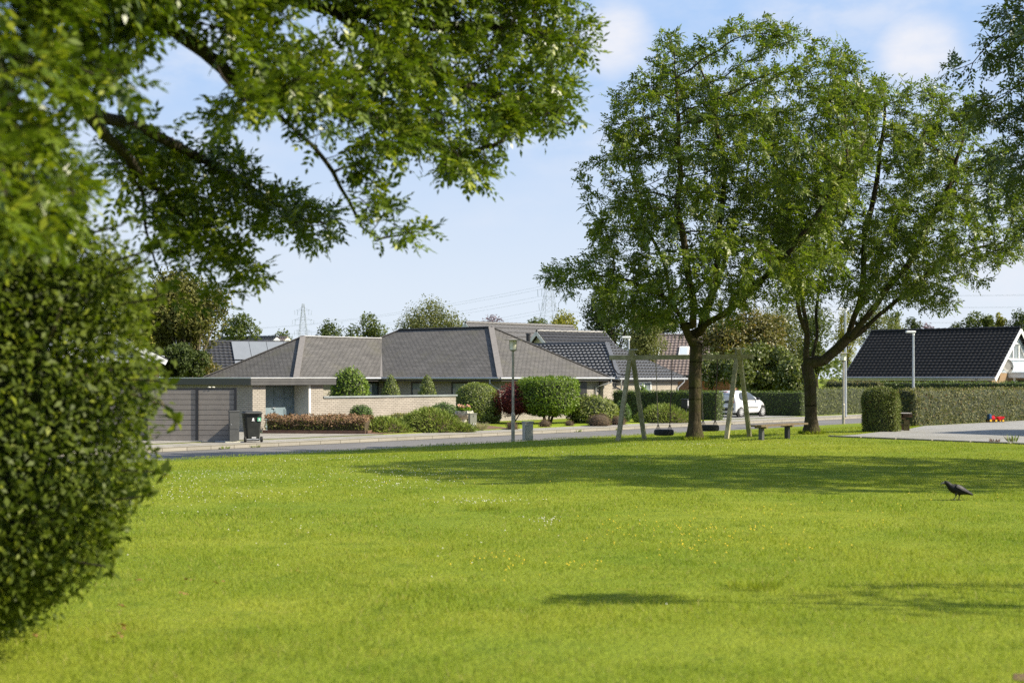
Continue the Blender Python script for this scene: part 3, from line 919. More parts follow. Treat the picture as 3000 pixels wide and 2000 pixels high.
# front-near corner is its right end; run the long axis from the left end instead
Lb, Wb = 10.5, 7.6
BA = R(-42)
ux = Vector((math.cos(BA), math.sin(BA), 0))
vx = Vector((-ux.y, ux.x, 0))
corner = Vector((fr.x, fr.y, 0)) - ux * (Lb + .4) + vx * .4
corner.z = 0
bh, zlb = gable_house('black_roofed_house', 'house with a tall black tiled roof and a pale blue boarded gable behind the hedges', corner, BA, Lb, Wb, -.5, 2.06, 5.12, YBRICK, TILEB, WHITE, gable_mat=BOARD)
def on_gable(y, z, x=0.0): return (Lb + x, y, z)
ys_ = []
for k in range(34): ys_ += [(.1 + k * .22, .004), (.1 + k * .22, .026), (.14 + k * .22, .026), (.14 + k * .22, .004)]
mb = MB(); zt_ = lambda y: max(2.07, 2.1 + (5.06 - 2.1) * (1 - abs(y - Wb / 2) / (Wb / 2)) - .06)
for (y_a, d_a), (y_b, d_b) in zip(ys_, ys_[1:]): mb.face([(Lb + d_a, y_a, 2.06), (Lb + d_b, y_b, 2.06), (Lb + d_b, y_b, zt_(y_b)), (Lb + d_a, y_a, zt_(y_a))])
cl_ = mb.build('boarding', BOARD, bh)
import bmesh
bm = bmesh.new(); bm.from_mesh(cl_.data); bmesh.ops.remove_doubles(bm, verts=bm.verts, dist=1e-4); bm.to_mesh(cl_.data); bm.free()
GW0 = 3.05
mb = MB()
for y in (Wb / 2 - .55, Wb / 2 + .43): mb.bb(Lb + .03, Lb + .09, y, y + .13, GW0, 4.05)
mb.bb(Lb + .03, Lb + .09, Wb / 2 - 1.65, Wb / 2 + 1.65, GW0 - .12, GW0); mb.bb(Lb + .03, Lb + .09, Wb / 2 - .55, Wb / 2 + .56, 4.05, 4.16)
for sg in (-1, 1): mb.beam((Lb + .06, Wb / 2 + sg * 1.62, GW0 - .02), (Lb + .06, Wb / 2 + sg * .5, 4.12), .06, .1, (1, 0, 0))
wf = mb.build('window', WHITE, bh)
mb = MB(); mb.face([(Lb + .04, Wb / 2 - 1.55, GW0), (Lb + .04, Wb / 2 + 1.55, GW0), (Lb + .04, Wb / 2 + .5, 4.05), (Lb + .04, Wb / 2 - .5, 4.05)]); mb.build('pane', GLASS, wf)
mb = MB(); mb.bb(Lb + .01, Lb + 1.3, 2.6, Wb + .3, 1.72, 2.02); mb.bb(Lb + .01, Lb + 1.36, 2.55, Wb + .35, 2.03, 2.12); mb.build('porch_roof', WHITE, bh)
mb = MB(); mb.bb(Lb + .3, Lb + .42, 2.75, 2.87, -.5, 1.72); mb.bb(Lb + 1.1, Lb + 1.22, 2.75, 2.87, -.5, 1.72); mb.build('porch_post', WHITE, bh)
mb = MB(); mb.bb(Lb + .01, Lb + .05, 3.3, 6.2, .2, 1.55); mb.build('window', OPENSHADE, bh)
mb = MB(); mb.bb(-.3, Lb + .3, -.36, -.3, zlb - .2, zlb - .03); mb.build('fascia', CREAM, bh)
mb = MB(); mb.tube([(Lb - .9, -.47, zlb - .1), (Lb - .9, -.4, zlb - .3), (Lb - .85, -.06, zlb - .7), (Lb - .85, -.06, -.4)], .05, 8); mb.build('downpipe', ZINC, bh)
def world_of(o, p):
    return Matrix.LocRotScale(o.location, o.rotation_euler, None) @ Vector(p)
# dish and parasol in front of that gable
dc = world_of(bh, (Lb + .45, 1.45, 2.52))
dish = thing('satellite_dish', 'grey oval satellite dish mounted on the pale blue gable', 'satellite dish', tuple(dc))
mb = MB()
prof = []
dv = (Vector((0, 0, EYE)) - dc); dv.z = 0; dv = (dv.normalized() + Vector((.55, 0, .25))).normalized()
q = dv.to_track_quat('Z', 'Y').to_matrix()
n = 24; rings = [(.0, .0), (.2, .012), (.36, .04), (.47, .075), (.49, .07), (.36, .022), (.0, -.02)]
vs = []
for r_, z_ in rings[1:-1]:
    vs.append([dc + q @ Vector((r_ * .86 * math.cos(2 * math.pi * j / n), r_ * math.sin(2 * math.pi * j / n), z_)) for j in range(n)])
for k in range(len(vs) - 1):
    for j in range(n): mb.face([vs[k][j], vs[k][(j + 1) % n], vs[k + 1][(j + 1) % n], vs[k + 1][j]])
mb.face(vs[0][::-1]); mb.face(vs[-1])
mb.build('reflector', plain('grey_dish', (.17, .165, .145), .6, .1, 5), dish, smooth=True)
mb = MB(); mb.tube([dc + q @ Vector((0, -.42, .06)), dc + q @ Vector((0, -.3, .42))], .015, 6); mb.box(dc + q @ Vector((0, -.28, .45)), (.08, .08, .12)); mb.build('feed_arm', WFRAME, dish)
mb = MB(); mb.tube([dc + q @ Vector((0, 0, -.02)), world_of(bh, (Lb + .03, 1.3, 2.5))], .025, 6); mb.tube([dc + q @ Vector((0, -.2, -.01)), world_of(bh, (Lb + .03, 1.2, 2.15))], .02, 6); mb.build('bracket', WFRAME, dish)
pc = world_of(bh, (Lb + 2.6, 3.6, 0))
par = thing('garden_parasol', 'closed dark garden parasol canopy in front of the blue gable', 'parasol', (pc.x, pc.y, -.45))
mb = MB(); mb.lathe((pc.x, pc.y, 2.22), [(1.5, 0), (1.52, .03), (1.05, .22), (.5, .40), (.06, .50)], 8); mb.build('canopy', plain('dark_navy_canvas', (.018, .02, .03), .8), par)
mb = MB(); mb.tube([(pc.x, pc.y, -.45), (pc.x, pc.y, 2.72)], .03, 8); mb.build('pole', WFRAME, par)

# long roof behind the bungalow and a lower charcoal one beside it
a_ = P(1375, 946, 108); b_ = P(1668, 960, 116)
dirv = (b_ - a_); dirv.z = 0; angl = math.atan2(dirv.y, dirv.x); Ln = dirv.length
nv = Vector((-math.sin(angl), math.cos(angl), 0))
o, _ = gable_house('ribbed_roof_house', 'house with a long dark ribbed tile roof rising behind the bungalow', tuple((a_ - nv * 3.8 - Vector((0, 0, a_.z)))), angl, Ln, 7.6, -.5, 2.2, a_.z, CREAM, TILEG, ALU, wave=.42, row=.5)
a_ = P(1586, 971, 98); b_ = P(1760, 964, 101)
dirv = (b_ - a_); dirv.z = 0; angl = math.atan2(dirv.y, dirv.x); Ln = dirv.length
nv = Vector((-math.sin(angl), math.cos(angl), 0))
o, _ = gable_house('charcoal_roof_house', 'house with a charcoal black tile roof below the pylon', tuple((a_ - nv * 3.4 - Vector((0, 0, a_.z)))), angl, Ln, 6.8, -.5, 2.2, a_.z, CREAM, TILED, ALU)
# orange brick house with skylights, between the two big trees
a_ = P(1890, 984, 116); ang0 = R(-14)
Lh, Wh = 7.2, 8.0
c0 = Vector((a_.x, a_.y, 0)) + Vector((math.sin(ang0), -math.cos(ang0), 0)) * 4.0
rh, zl = gable_house('orange_brick_house', 'orange brick house with a brown tiled roof and skylights', tuple(c0), ang0, Lh, Wh, -.5, 2.0, a_.z, REDBRICK, TILER, WHITE)
slope = math.atan2(a_.z - 2.0, Wh / 2)
for xx in (1.1, 3.4):
    mb = MB(); rot = Matrix.Rotation(slope, 3, 'X')
    cc = Vector((xx, Wh / 2 * .55, 2.0 + (a_.z - 2.0) * .55 + .12)); mb.box(cc, (.78, 1.15, .12), rot=rot)
    sk = mb.build('skylight', WHITE, rh)
    mb = MB(); mb.box(cc + rot @ Vector((0, 0, .065)), (.6, .95, .02), rot=rot); mb.build('pane', plain('bright_skylight_glass', (.5, .56, .62), .1, .05), sk)
mb = MB(); mb.bb(1.9, 4.6, -1.6, -.02, -.5, 1.75); mb.build('porch', REDBRICK, rh)
mb = MB(); mb.bb(1.75, 4.75, -1.75, -.02, 1.76, 1.9); mb.build('porch_roof', FASCIA2, rh)

# left: house with solar panels
g0 = P(611, 1019, 92.0)
Ls, Ws = 9.5, 7.4
angs = R(18)
ud = Vector((math.cos(angs), math.sin(angs), 0)); vd = Vector((-ud.y, ud.x, 0))
ridge0 = P(617, 1003, 94)
c0 = Vector((ridge0.x, ridge0.y, 0)) - vd * Ws / 2
sh, zls = gable_house('solar_panel_house', 'house with glinting solar panels on a dark roof behind the bungalow', tuple(c0), angs, Ls, Ws, -.5, 1.35, ridge0.z, TIMBER, TILED, WHITE)
sl = math.atan2(ridge0.z - 1.35, Ws / 2)
for i in range(6):
    for j in range(2):
        mb = MB(); rot = Matrix.Rotation(sl, 3, 'X')
        f_ = .26 + .48 * j
        mb.box(Vector((1.9 + i * 1.15, Ws / 2 * f_, 1.35 + (ridge0.z - 1.35) * f_ + .16)), (1.12, 2.05, .04), rot=rot)
        mb.build('solar_panel', SOLAR, sh)
def porch_gable(name, label, px, py, Y, w, h, roofm, verge, ang, zoff=2.2):
    """small gabled house seen end on"""
    a_ = P(px, py, Y); ud = Vector((math.cos(ang), math.sin(ang), 0)); vd = Vector((-ud.y, ud.x, 0))
    c0 = Vector((a_.x, a_.y, 0)) - vd * w / 2
    return gable_house(name, label, tuple(c0), ang, 6.0, w, -.5, a_.z - h, a_.z, CREAM, roofm, verge)
porch_gable('grey_gable_house', 'small house with a black tile roof and a pale grey gable', 800, 988, 128, 5.0, 1.6, TILED, GREYP, R(150))
porch_gable('cream_gable_house', 'small house with a brown roof and a cream gable peak', 833, 989, 140, 4.6, 1.5, TILER, CREAM, R(150))
# left edge house, red walls under a white gable
a_ = P(322, 970, 64); angw = R(-90) + R(13)
ud = Vector((math.cos(angw), math.sin(angw), 0)); vd = Vector((-ud.y, ud.x, 0))
e_ = P(484, 1045, 64)
wv = (e_.x - a_.x) * 2 - .9
c0 = Vector((a_.x, a_.y, 0)) - ud * 7 - vd * wv / 2
wh, zlw = gable_house('white_gable_house', 'red walled house with a white gable behind the grey fence', tuple(c0), angw, 7.0, wv, -.5, e_.z + .1, a_.z, REDP, TILED, WHITE, gable_mat=GREYP)
mb = MB(); mb.bb(7.0, 7.25, -.35, wv + .35, e_.z - .28, e_.z + .06); mb.build('soffit', GREYP, wh)

# neighbour's garage off to the right, whose roof shades the driveway
ng = thing('side_garage', 'brick garage with a dark gabled roof beside the driveway', 'garage', (18.9, 43.5, 0))
gx0, gx1, gy0, gy1, gyc = 18.95, 24.6, 40.7, 46.4, 43.55
mb = MB(); mb.bb(gx0, gx1, gy0, gy1, -.05, 2.3); mb.build('wall', YBRICK, ng)
for x_, fl_ in ((gx0, -1), (gx1, 1)):
    mb = MB(); mb.face([(x_, gy0, 2.3), (x_, gy1, 2.3), (x_, gyc, 4.2)][::fl_]); mb.build('gable', YBRICK, ng)
mb = MB()
for y in (gy0 - .35, gy1 + .35): mb.face([(gx0 - .3, y, 2.04), (gx1 + .3, y, 2.04), (gx1 + .3, gyc, 4.28), (gx0 - .3, gyc, 4.28)])
mb.build('roof', TILED, ng)
mb = MB(); mb.bb(gx0 - .06, gx0, 42.2, 45.0, 0, 2.1); mb.build('door', WHITE, ng)
# ------------------------------------------------------------------ shrubs and hedges
def foliage(name, Pts, Nrm, L, Wd, m, parent=None, core=None, coremat=None, tilt=.75, droop=0., kind=None, origin=None, along=None):
    """one mesh of leaves round points with outward normals, plus an inner core"""
    n = len(Pts)
    U = unit(rand_dirs(n) * tilt + Nrm * .35 + (along if along is not None else 0)); U[:, 2] -= droop; U = unit(U)
    N = unit(Nrm + rand_dirs(n) * .55)
    Ls = L * rng.uniform(.65, 1.25, n)
    v, f = leaf_geo(Pts, U, N, Ls, Ls * Wd)
    rnd = rng.uniform(0, 1, n)
    mi = np.zeros(n, int)
    mats = [m]
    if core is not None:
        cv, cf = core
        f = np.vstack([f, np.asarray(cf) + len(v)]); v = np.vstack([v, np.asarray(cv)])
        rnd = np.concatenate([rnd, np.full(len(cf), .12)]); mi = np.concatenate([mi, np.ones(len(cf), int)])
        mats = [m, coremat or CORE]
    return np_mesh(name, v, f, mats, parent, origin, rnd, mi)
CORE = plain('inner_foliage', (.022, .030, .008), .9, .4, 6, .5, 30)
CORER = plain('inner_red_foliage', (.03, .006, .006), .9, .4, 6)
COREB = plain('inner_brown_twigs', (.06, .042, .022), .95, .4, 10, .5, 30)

def lump(p, amp, sc, seed=0):
    return np.array([mnoise.noise(Vector((q[0] * sc + seed, q[1] * sc, q[2] * sc))) for q in p]) * amp

def revolve_pts(prof, n, sx=1., sy=1.):
    prof = np.asarray(prof, float)
    seg = np.diff(prof, axis=0); ln = np.hypot(seg[:, 0], seg[:, 1])
    ar = ln * (prof[:-1, 0] + prof[1:, 0] + .02); cum = np.concatenate([[0], np.cumsum(ar)]) / ar.sum()
    u = rng.uniform(0, 1, n); k = np.clip(np.searchsorted(cum, u) - 1, 0, len(seg) - 1)
    f = (u - cum[k]) / np.maximum(cum[k + 1] - cum[k], 1e-9)
    r = prof[k, 0] + seg[k, 0] * f; z = prof[k, 1] + seg[k, 1] * f
    a = rng.uniform(0, 2 * np.pi, n)
    Pn = np.stack([r * np.cos(a) * sx, r * np.sin(a) * sy, z], 1)
    nr, nz = seg[k, 1] / ln[k], -seg[k, 0] / ln[k]
    N = unit(np.stack([nr * np.cos(a) / sx, nr * np.sin(a) / sy, nz], 1))
    return Pn, N

def bush(name, label, cat, c, prof, n, L, m, sx=1., sy=1., amp=.06, sc=2.2, Wd=.5, group=None, tilt=.75, coremat=None, thick=.08, droop=0., stems=None, coreshrink=.9, spike=0.):
    """clipped or loose shrub: a lathe profile covered in leaves over a dark core"""
    c = Vector(c)
    Pn, N = revolve_pts(prof, n, sx, sy)
    d = lump(Pn, amp, sc, c.x * 3.1) + rng.uniform(-1, .45, n) * thick
    al = None
    if spike:
        al = N * spike
    Pw = Pn + N * d[:, None] + np.array(c)
    pr = [(max(r * coreshrink, .01), z * (.97 if z > .3 else 1)) for r, z in prof]
    nn = 18
    cv = []; cf = []
    for k, (r, z) in enumerate(pr):
        for j in range(nn):
            a = 2 * math.pi * j / nn
            p = Vector((r * math.cos(a) * sx, r * math.sin(a) * sy, z)); cv.append(p)
    cv = np.array([tuple(p) for p in cv]); out = unit(cv * np.array([1, 1, .3]))
    cv = cv + out * lump(cv, amp, sc, c.x * 3.1)[:, None] * .8 + np.array(c)
    for k in range(len(pr) - 1):
        for j in range(nn): cf.append((k * nn + j, k * nn + (j + 1) % nn, (k + 1) * nn + (j + 1) % nn, (k + 1) * nn + j))
    if stems:
        t = thing(name, label, cat, tuple(c), group)
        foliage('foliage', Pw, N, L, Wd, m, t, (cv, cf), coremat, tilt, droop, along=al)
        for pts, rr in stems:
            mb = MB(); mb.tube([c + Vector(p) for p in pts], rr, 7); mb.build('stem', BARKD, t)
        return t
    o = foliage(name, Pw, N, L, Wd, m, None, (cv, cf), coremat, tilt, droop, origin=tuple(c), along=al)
    return tag(o, label, cat, group)

def hedge(name, label, a, b, w, z0, z1, n, L, m, rnd_=.16, amp=.05, Wd=.5, coremat=None, taper=.0, group=None, cat='hedge', endr=0.0):
    """clipped hedge from a to b (world xy), rounded top edges"""
    a = Vector((a[0], a[1], 0)); b = Vector((b[0], b[1], 0)); d = b - a; Ln = d.length; ux = d / Ln; vy = Vector((-ux.y, ux.x, 0))
    H = z1 - z0
    # cross-section polyline (y, z) round the hedge
    h = w / 2; r = min(rnd_, h * .9)
    sec = [(-h - taper, 0), (-h, H - r)] + [(-h + r - r * math.cos(t), H - r + r * math.sin(t)) for t in (R(30), R(60), R(90))] + \
          [(h - r + r * math.sin(t), H - r + r * math.cos(t)) for t in (0, R(30), R(60))] + [(h, H - r), (h + taper, 0)]
    sec = np.array(sec); sg = np.diff(sec, axis=0); ln = np.hypot(sg[:, 0], sg[:, 1]); per = ln.sum()
    area_side = per * Ln; area_end = w * H
    n_end = int(n * area_end / (area_side + 2 * area_end)); n_side = n - 2 * n_end
    cum = np.concatenate([[0], np.cumsum(ln)]) / per
    u = rng.uniform(0, 1, n_side); k = np.clip(np.searchsorted(cum, u) - 1, 0, len(sg) - 1); f = (u - cum[k]) / (cum[k + 1] - cum[k])
    y = sec[k, 0] + sg[k, 0] * f; z = sec[k, 1] + sg[k, 1] * f; x = rng.uniform(0, Ln, n_side)
    ny, nz = -sg[k, 1] / ln[k], sg[k, 0] / ln[k]
    lx = np.stack([x, y, z], 1); N = np.stack([np.zeros(n_side), ny, nz], 1)
    for xe, s in ((0, -1), (Ln, 1)):
        yy = rng.uniform(-h, h, n_end); zz = rng.uniform(0, H, n_end)
        drop = np.clip((np.abs(yy) - (h - r)) / r, 0, 1) ** 2 * r
        lx = np.vstack([lx, np.stack([np.full(n_end, xe), yy, np.minimum(zz, H - drop)], 1)]); N = np.vstack([N, np.tile([s, 0, 0], (n_end, 1))])
    lx = lx + N * (lump(lx, amp, 1.7, a.x) + rng.uniform(-.09, .03, len(lx)))[:, None]
    def ends(q):
        if endr:
            dd = np.clip(np.minimum(q[:, 0], Ln - q[:, 0]), 0, endr) / endr
            g_ = np.sqrt(1 - (1 - dd) ** 2); q[:, 1] *= .62 + .38 * g_; q[:, 2] *= 1 - .13 * (1 - g_) * (q[:, 2] / H) ** 2
        return q
    lx = ends(lx)
    Rm = np.array([[ux.x, ux.y, 0], [vy.x, vy.y, 0], [0, 0, 1]])
    Pw = lx @ Rm + np.array([a.x, a.y, z0]); Nw = N @ Rm
    # core
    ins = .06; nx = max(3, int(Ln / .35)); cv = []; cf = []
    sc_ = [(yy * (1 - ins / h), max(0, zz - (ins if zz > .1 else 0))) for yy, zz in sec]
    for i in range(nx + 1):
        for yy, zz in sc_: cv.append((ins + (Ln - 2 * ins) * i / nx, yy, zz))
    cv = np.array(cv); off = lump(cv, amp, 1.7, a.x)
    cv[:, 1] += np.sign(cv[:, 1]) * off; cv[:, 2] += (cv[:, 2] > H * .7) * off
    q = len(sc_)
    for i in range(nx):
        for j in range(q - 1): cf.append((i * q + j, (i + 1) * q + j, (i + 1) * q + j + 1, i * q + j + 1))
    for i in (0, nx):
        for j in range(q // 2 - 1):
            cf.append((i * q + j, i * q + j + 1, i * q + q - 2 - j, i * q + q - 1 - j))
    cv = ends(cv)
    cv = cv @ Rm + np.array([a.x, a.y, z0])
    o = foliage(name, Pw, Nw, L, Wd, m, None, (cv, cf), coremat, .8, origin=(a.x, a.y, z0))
    return tag(o, label, cat, group)

G = -.45
def prof_dome(r, h, p=2.2, n=9, foot=.85):
    out = [(r * foot, 0), (r * .97, h * .12)]
    for k in range(1, n + 1):
        a = math.pi / 2 * k / n
        out.append((max(r * math.cos(a) ** (2 / p), .01), h * .25 + h * .75 * math.sin(a) ** (2 / p)))
    return out
def prof_ball(r, h, n=10):
    return [(max(.01, r * math.sin(math.pi * (k + .6) / (n + 1))), h / 2 - h / 2 * math.cos(math.pi * (k + .6) / (n + 1))) for k in range(n + 1)]
def prof_cone(r, h, tip=.12):
    return [(r * .8, 0), (r, h * .1), (r * .88, h * .35), (r * .66, h * .62), (r * .42, h * .84), (tip * r * 1.6, h * .97), (.02, h)]

# clipped and loose shrubs of the front garden
d_ = ground(1397, 1239); bush('dome_bush', 'big clipped green dome bush at the end of the garden wall', 'bush', d_, prof_dome(1.17, 1.92, 2.5), 9500, .075, BOXW, amp=.03, thick=.05)
c_ = W(on_t(1025, 9.6), 9.6, G); bush('round_shrub', 'tall rounded glossy shrub behind the garden wall beside the garage', 'bush', c_, prof_dome(.93, 2.52, 2.4), 4200, .13, LAUREL, amp=.12, sc=1.6, thick=.14)
for px, lab in ((1145, 'clipped cone topiary behind the garden wall, nearest the rounded shrub'), (1251, 'clipped cone topiary behind the garden wall, between two windows nearest the dome bush')):
    c_ = W(on_t(px, 11.0), 11.0, G); bush('cone_topiary', lab, 'topiary', c_, [(.42, 0), (.50, .3), (.50, 1.05), (.41, 1.5), (.27, 1.9), (.13, 2.22), (.02, 2.34)], 3600, .065, BOXW, amp=.02, thick=.05, group='cone topiaries behind the garden wall')
c_ = W(on_t(1058, 6.7), 6.7, -.2); bush('ball_shrub', 'small dark green ball shrub against the garden wall', 'bush', c_, prof_ball(.47, .76), 1900, .075, YEW, amp=.04)
c_ = W(on_t(1299, 6.6), 6.6, -.2); bush('yew_shrub', 'dense feathery green shrub left of the flower urn', 'bush', c_, prof_dome(.56, .80, 2), 3000, .09, YEW, sx=1.15, amp=.1, Wd=.3, thick=.1)
c_ = W(on_t(1178, 5.9), 5.9, -.25); bush('golden_shrub', 'low golden tipped shrub behind the creeping juniper', 'bush', c_, prof_dome(.58, .44, 2), 1800, .08, JUNIPERY, sx=1.2, amp=.08, Wd=.35)
def juniper(label, c, r, h, sx, sy, n, name='creeping_juniper'):
    prof = [(r, 0), (r * .93, h * .3), (r * .72, h * .66), (r * .42, h * .9), (.02, h)]
    return bush(name, label, 'bush', c, prof, n, .20, JUNIPER, sx=sx, sy=sy, amp=.14, sc=1.5, Wd=.16, thick=.16, coremat=COREB, tilt=.55, droop=.12, spike=.5, group='creeping junipers along the pavement')
c_ = ground(1255, 1263, -.45); juniper('big arching creeping juniper left of the flower urn', c_, 1.25, .82, 1.0, .85, 5200)
c_ = ground(1118, 1266, -.45); juniper('flat creeping juniper next to the brown spirea hedge', c_, 1.15, .46, 1.05, .8, 3600)
c_ = ground(1352, 1264, -.45); juniper('small creeping juniper tongue at the foot of the low green cabinet', c_, .50, .2, 1.1, .7, 1100)
c_ = ground(1942, 1236, -.45); juniper('mounded creeping juniper in front of the dark hedge, behind the swing', c_, 1.3, .72, 1.05, .9, 4800)

# spirea hedge: green base with brown flower heads, timber edging
p0, p1 = W(9.9, 6.25), W(12.1, 2.75)
hv = (p1 - p0).normalized(); nv_ = Vector((-hv.y, hv.x, 0)); q0, q1 = p0 + nv_ * .75, p1 + nv_ * .75
sp = thing('spirea_hedge', 'low spirea hedge with brown faded flower heads in front of the garage', 'hedge', (q0.x, q0.y, G))
n = 7000
x = rng.uniform(0, 1, n); yv = rng.uniform(-.72, .72, n)
top = .66 + .16 * np.array([mnoise.noise(Vector((a * 9, b * 2.5, 3))) for a, b in zip(x, yv)]) - .32 * np.abs(yv) ** 3
zf = rng.uniform(0.05, 1, n) ** .7
side = rng.uniform(0, 1, n) < .5
yv = np.where(side, np.sign(yv) * rng.uniform(.5, .74, n), yv); zf = np.where(side, zf, rng.uniform(.8, 1.05, n))
base = np.array([tuple(q0.lerp(q1, t)) for t in x]); Pw = base + np.outer(yv, np.array(nv_)) ; Pw[:, 2] = G + zf * top
Nn = unit(np.outer(yv, np.array(nv_)) + np.array([0, 0, .6]))
green = zf < .68 + rng.uniform(-.28, .2, n)
foliage('foliage', Pw[green], Nn[green], .10, .35, SPIREA_G, sp, origin=(q0.x, q0.y, G))
foliage('flower_heads', Pw[~green], Nn[~green], .075, .8, SPIREA_B, sp, origin=(q0.x, q0.y, G))
mb = MB(); mid = (q0 + q1) / 2; mb.box((mid.x, mid.y, G + .25), ((q1 - q0).length - .2, 1.1, .5), math.atan2(hv.y, hv.x)); mb.build('twigs', COREB, sp)
mb = MB(); a_, b_ = p0 - nv_ * .06, p1 - nv_ * .06; mb.beam((a_.x, a_.y, G + .05), (b_.x, b_.y, G + .05), .06, .16); e_ = p1 + hv * .05; e2 = e_ + nv_ * 1.2
mb.beam((e_.x, e_.y, G + .05), (e2.x, e2.y, G + .05), .06, .16); mb.build('edging', plain('brown_timber_edging', (.11, .06, .04), .85, .3, 8, .3), sp)
mb = MB(); mb.face([W(12.3, 2.3, -.444), W(20.4, 2.3, -.444), W(21.2, 7.5, -.17), W(13.4, 7.5, -.17), W(11.2, 5.6, -.30)]); mb.build('planting_bed', MULCH, None)['kind'] = 'structure'

# urn with flowers
c_ = ground(1360, 1254, -.45); u0 = Vector(c_) + Vector((0, 0, .10))
ur = thing('stone_urn', 'weathered stone urn on a short foot beside the low green cabinet', 'urn', tuple(u0))
mb = MB(); mb.lathe(u0, [(.20, 0), (.20, .10), (.13, .13), (.10, .24), (.12, .30), (.20, .34), (.29, .43), (.33, .52), (.345, .60), (.36, .63), (.32, .64), (.29, .58)], 24); mb.build('bowl', STONE, ur, smooth=False)
for k in range(4):
    a = k * math.pi / 2 + .4
    mb = MB(); mb.tube([u0 + Vector((math.cos(a) * .32, math.sin(a) * .32, .48)), u0 + Vector((math.cos(a) * .39, math.sin(a) * .39, .56)), u0 + Vector((math.cos(a) * .36, math.sin(a) * .36, .66))], [.045, .05, .03], 8); mb.build('scroll', STONE, ur)
fl = thing('begonia_planting', 'pink and cream begonias filling the stone urn', 'flowers', tuple(u0 + Vector((0, 0, .62))))
n = 260; Pn = rng.normal(size=(n, 3)) * np.array([.13, .13, .05]) + np.array(u0) + np.array([0, 0, .72])
foliage('leaves', Pn, np.tile([0, 0, 1.], (n, 1)), .12, .7, FRESH, fl)
for k in range(16):
    a = rng.uniform(0, 6.28); r_ = math.sqrt(rng.uniform(0, 1)) * .27
    cc = np.array(u0) + np.array([r_ * math.cos(a), r_ * math.sin(a), .80 + rng.uniform(-.04, .08)])
    D = rand_dirs(40); D[:, 2] = np.abs(D[:, 2]); foliage('bloom', cc + D * .035, D, .055, .9, PETAL, fl)
# low green cabinet, with marks; and pale grass tuft round it
c_ = ground(1384, 1259, -.45); b0 = Vector(c_)
bx = thing('low_cabinet', 'low grey green utility cabinet with white marks at the pavement edge', 'utility cabinet', tuple(b0)); bx.rotation_euler = (0, 0, ALPHA - R(90) + R(62))
def local_box(o, name, c, size, m, r=.008, plainbox=False):
    mb = MB(); (mb.box if plainbox else mb.rbox)(*((c, size) if plainbox else (c, size, r)))
    return mb.build(name, m, o, origin=(0, 0, 0))
local_box(bx, 'body', (0, 0, .33), (.30, .24, .66), BOXGREEN)
local_box(bx, 'lid', (0, 0, .68), (.335, .275, .04), BOXGREEN)
local_box(bx, 'lock', (0, -.123, .58), (.03, .012, .05), BOXDARK, plainbox=True)
for k, (x_, w_) in enumerate(((-.08, .02), (-.055, .008), (0.0, .02), (.028, .008), (.085, .02), (.10, .01))): local_box(bx, 'mark', (x_, -.122, .26), (w_, .006, .055), WHITEST, plainbox=True)
local_box(bx, 'sticker', (0, -.122, .07), (.10, .006, .075), WHITEST, plainbox=True)
local_box(bx, 'sticker_band', (0, -.126, .112), (.06, .006, .018), BOXDARK, plainbox=True)
def tuft(name, label, cat, c, r, h, n, m, wd=.012, group=None, lean=.5):
    c = np.array(c); a = rng.uniform(0, 2 * np.pi, n); rr = np.sqrt(rng.uniform(0, 1, n)) * r * .5
    B = np.stack([rr * np.cos(a), rr * np.sin(a), np.zeros(n)], 1) + c
    U = np.stack([np.cos(a) * lean * rng.uniform(.2, 1.2, n), np.sin(a) * lean * rng.uniform(.2, 1.2, n), np.ones(n)], 1)
    L = h * rng.uniform(.6, 1.15, n)
    v, f = leaf_geo(B, U, rand_dirs(n), L, wd, .0)
    return tag(np_mesh(name, v, f, m, None, tuple(c), rng.uniform(0, 1, n)), label, cat, group)
tuft('ornamental_grass', 'pale dry ornamental grass round the foot of the stone urn', 'grass clump', ground(1358, 1257, -.45), .75, .48, 900, OATGRASS, .012, lean=.9)
tuft('ornamental_grass', 'pale dry grass tuft right of the low green cabinet', 'grass clump', ground(1410, 1259, -.45), .4, .36, 400, OATGRASS, .012, lean=.8)
for px, py, s_, lab in ((1500, 1256, .28, 'small brown heather tuft behind the nearer lantern lamp'), (1596, 1250, .30, 'small brown heather tuft right of the grey beige cabinet'), (1668, 1247, .22, 'smallest brown heather tuft on the grass verge'),
                        (1757, 1246, .62, 'widest brown heather tuft in front of the rhododendron'), (1812, 1243, .40, 'brown heather tuft under the small conical shrub')):
    c_ = ground(px, py, -.45); bush('heather_tuft', lab, 'heather', c_, prof_dome(s_ * .85, s_ * .62 + .12, 2), int(700 * s_ / .3), .09, HEATHER, amp=.06, Wd=.14, coremat=COREB, spike=.6, group='heather tufts along the pavement')
# red maple
c_ = ground(1506, 1240)
t = bush('red_maple', 'dark red japanese maple in front of the bungalow', 'tree', Vector(c_) + Vector((0, 0, 0)), [(.2, .45), (.75, .55), (.95, .85), (.88, 1.25), (.62, 1.6), (.3, 1.82), (.02, 1.92)], 5600, .085, MAPLE, amp=.22, sc=1.9, thick=.28, coremat=CORER, coreshrink=.62,
         stems=[([(0, 0, 0), (.05, 0, .5), (.25, .1, 1.1)], [.05, .04, .02]), ([(0, .05, 0), (-.1, .05, .5), (-.35, 0, 1.1)], [.045, .035, .02]), ([(.05, 0, .1), (.3, -.1, .5), (.6, -.1, .8)], [.03, .025, .015])])
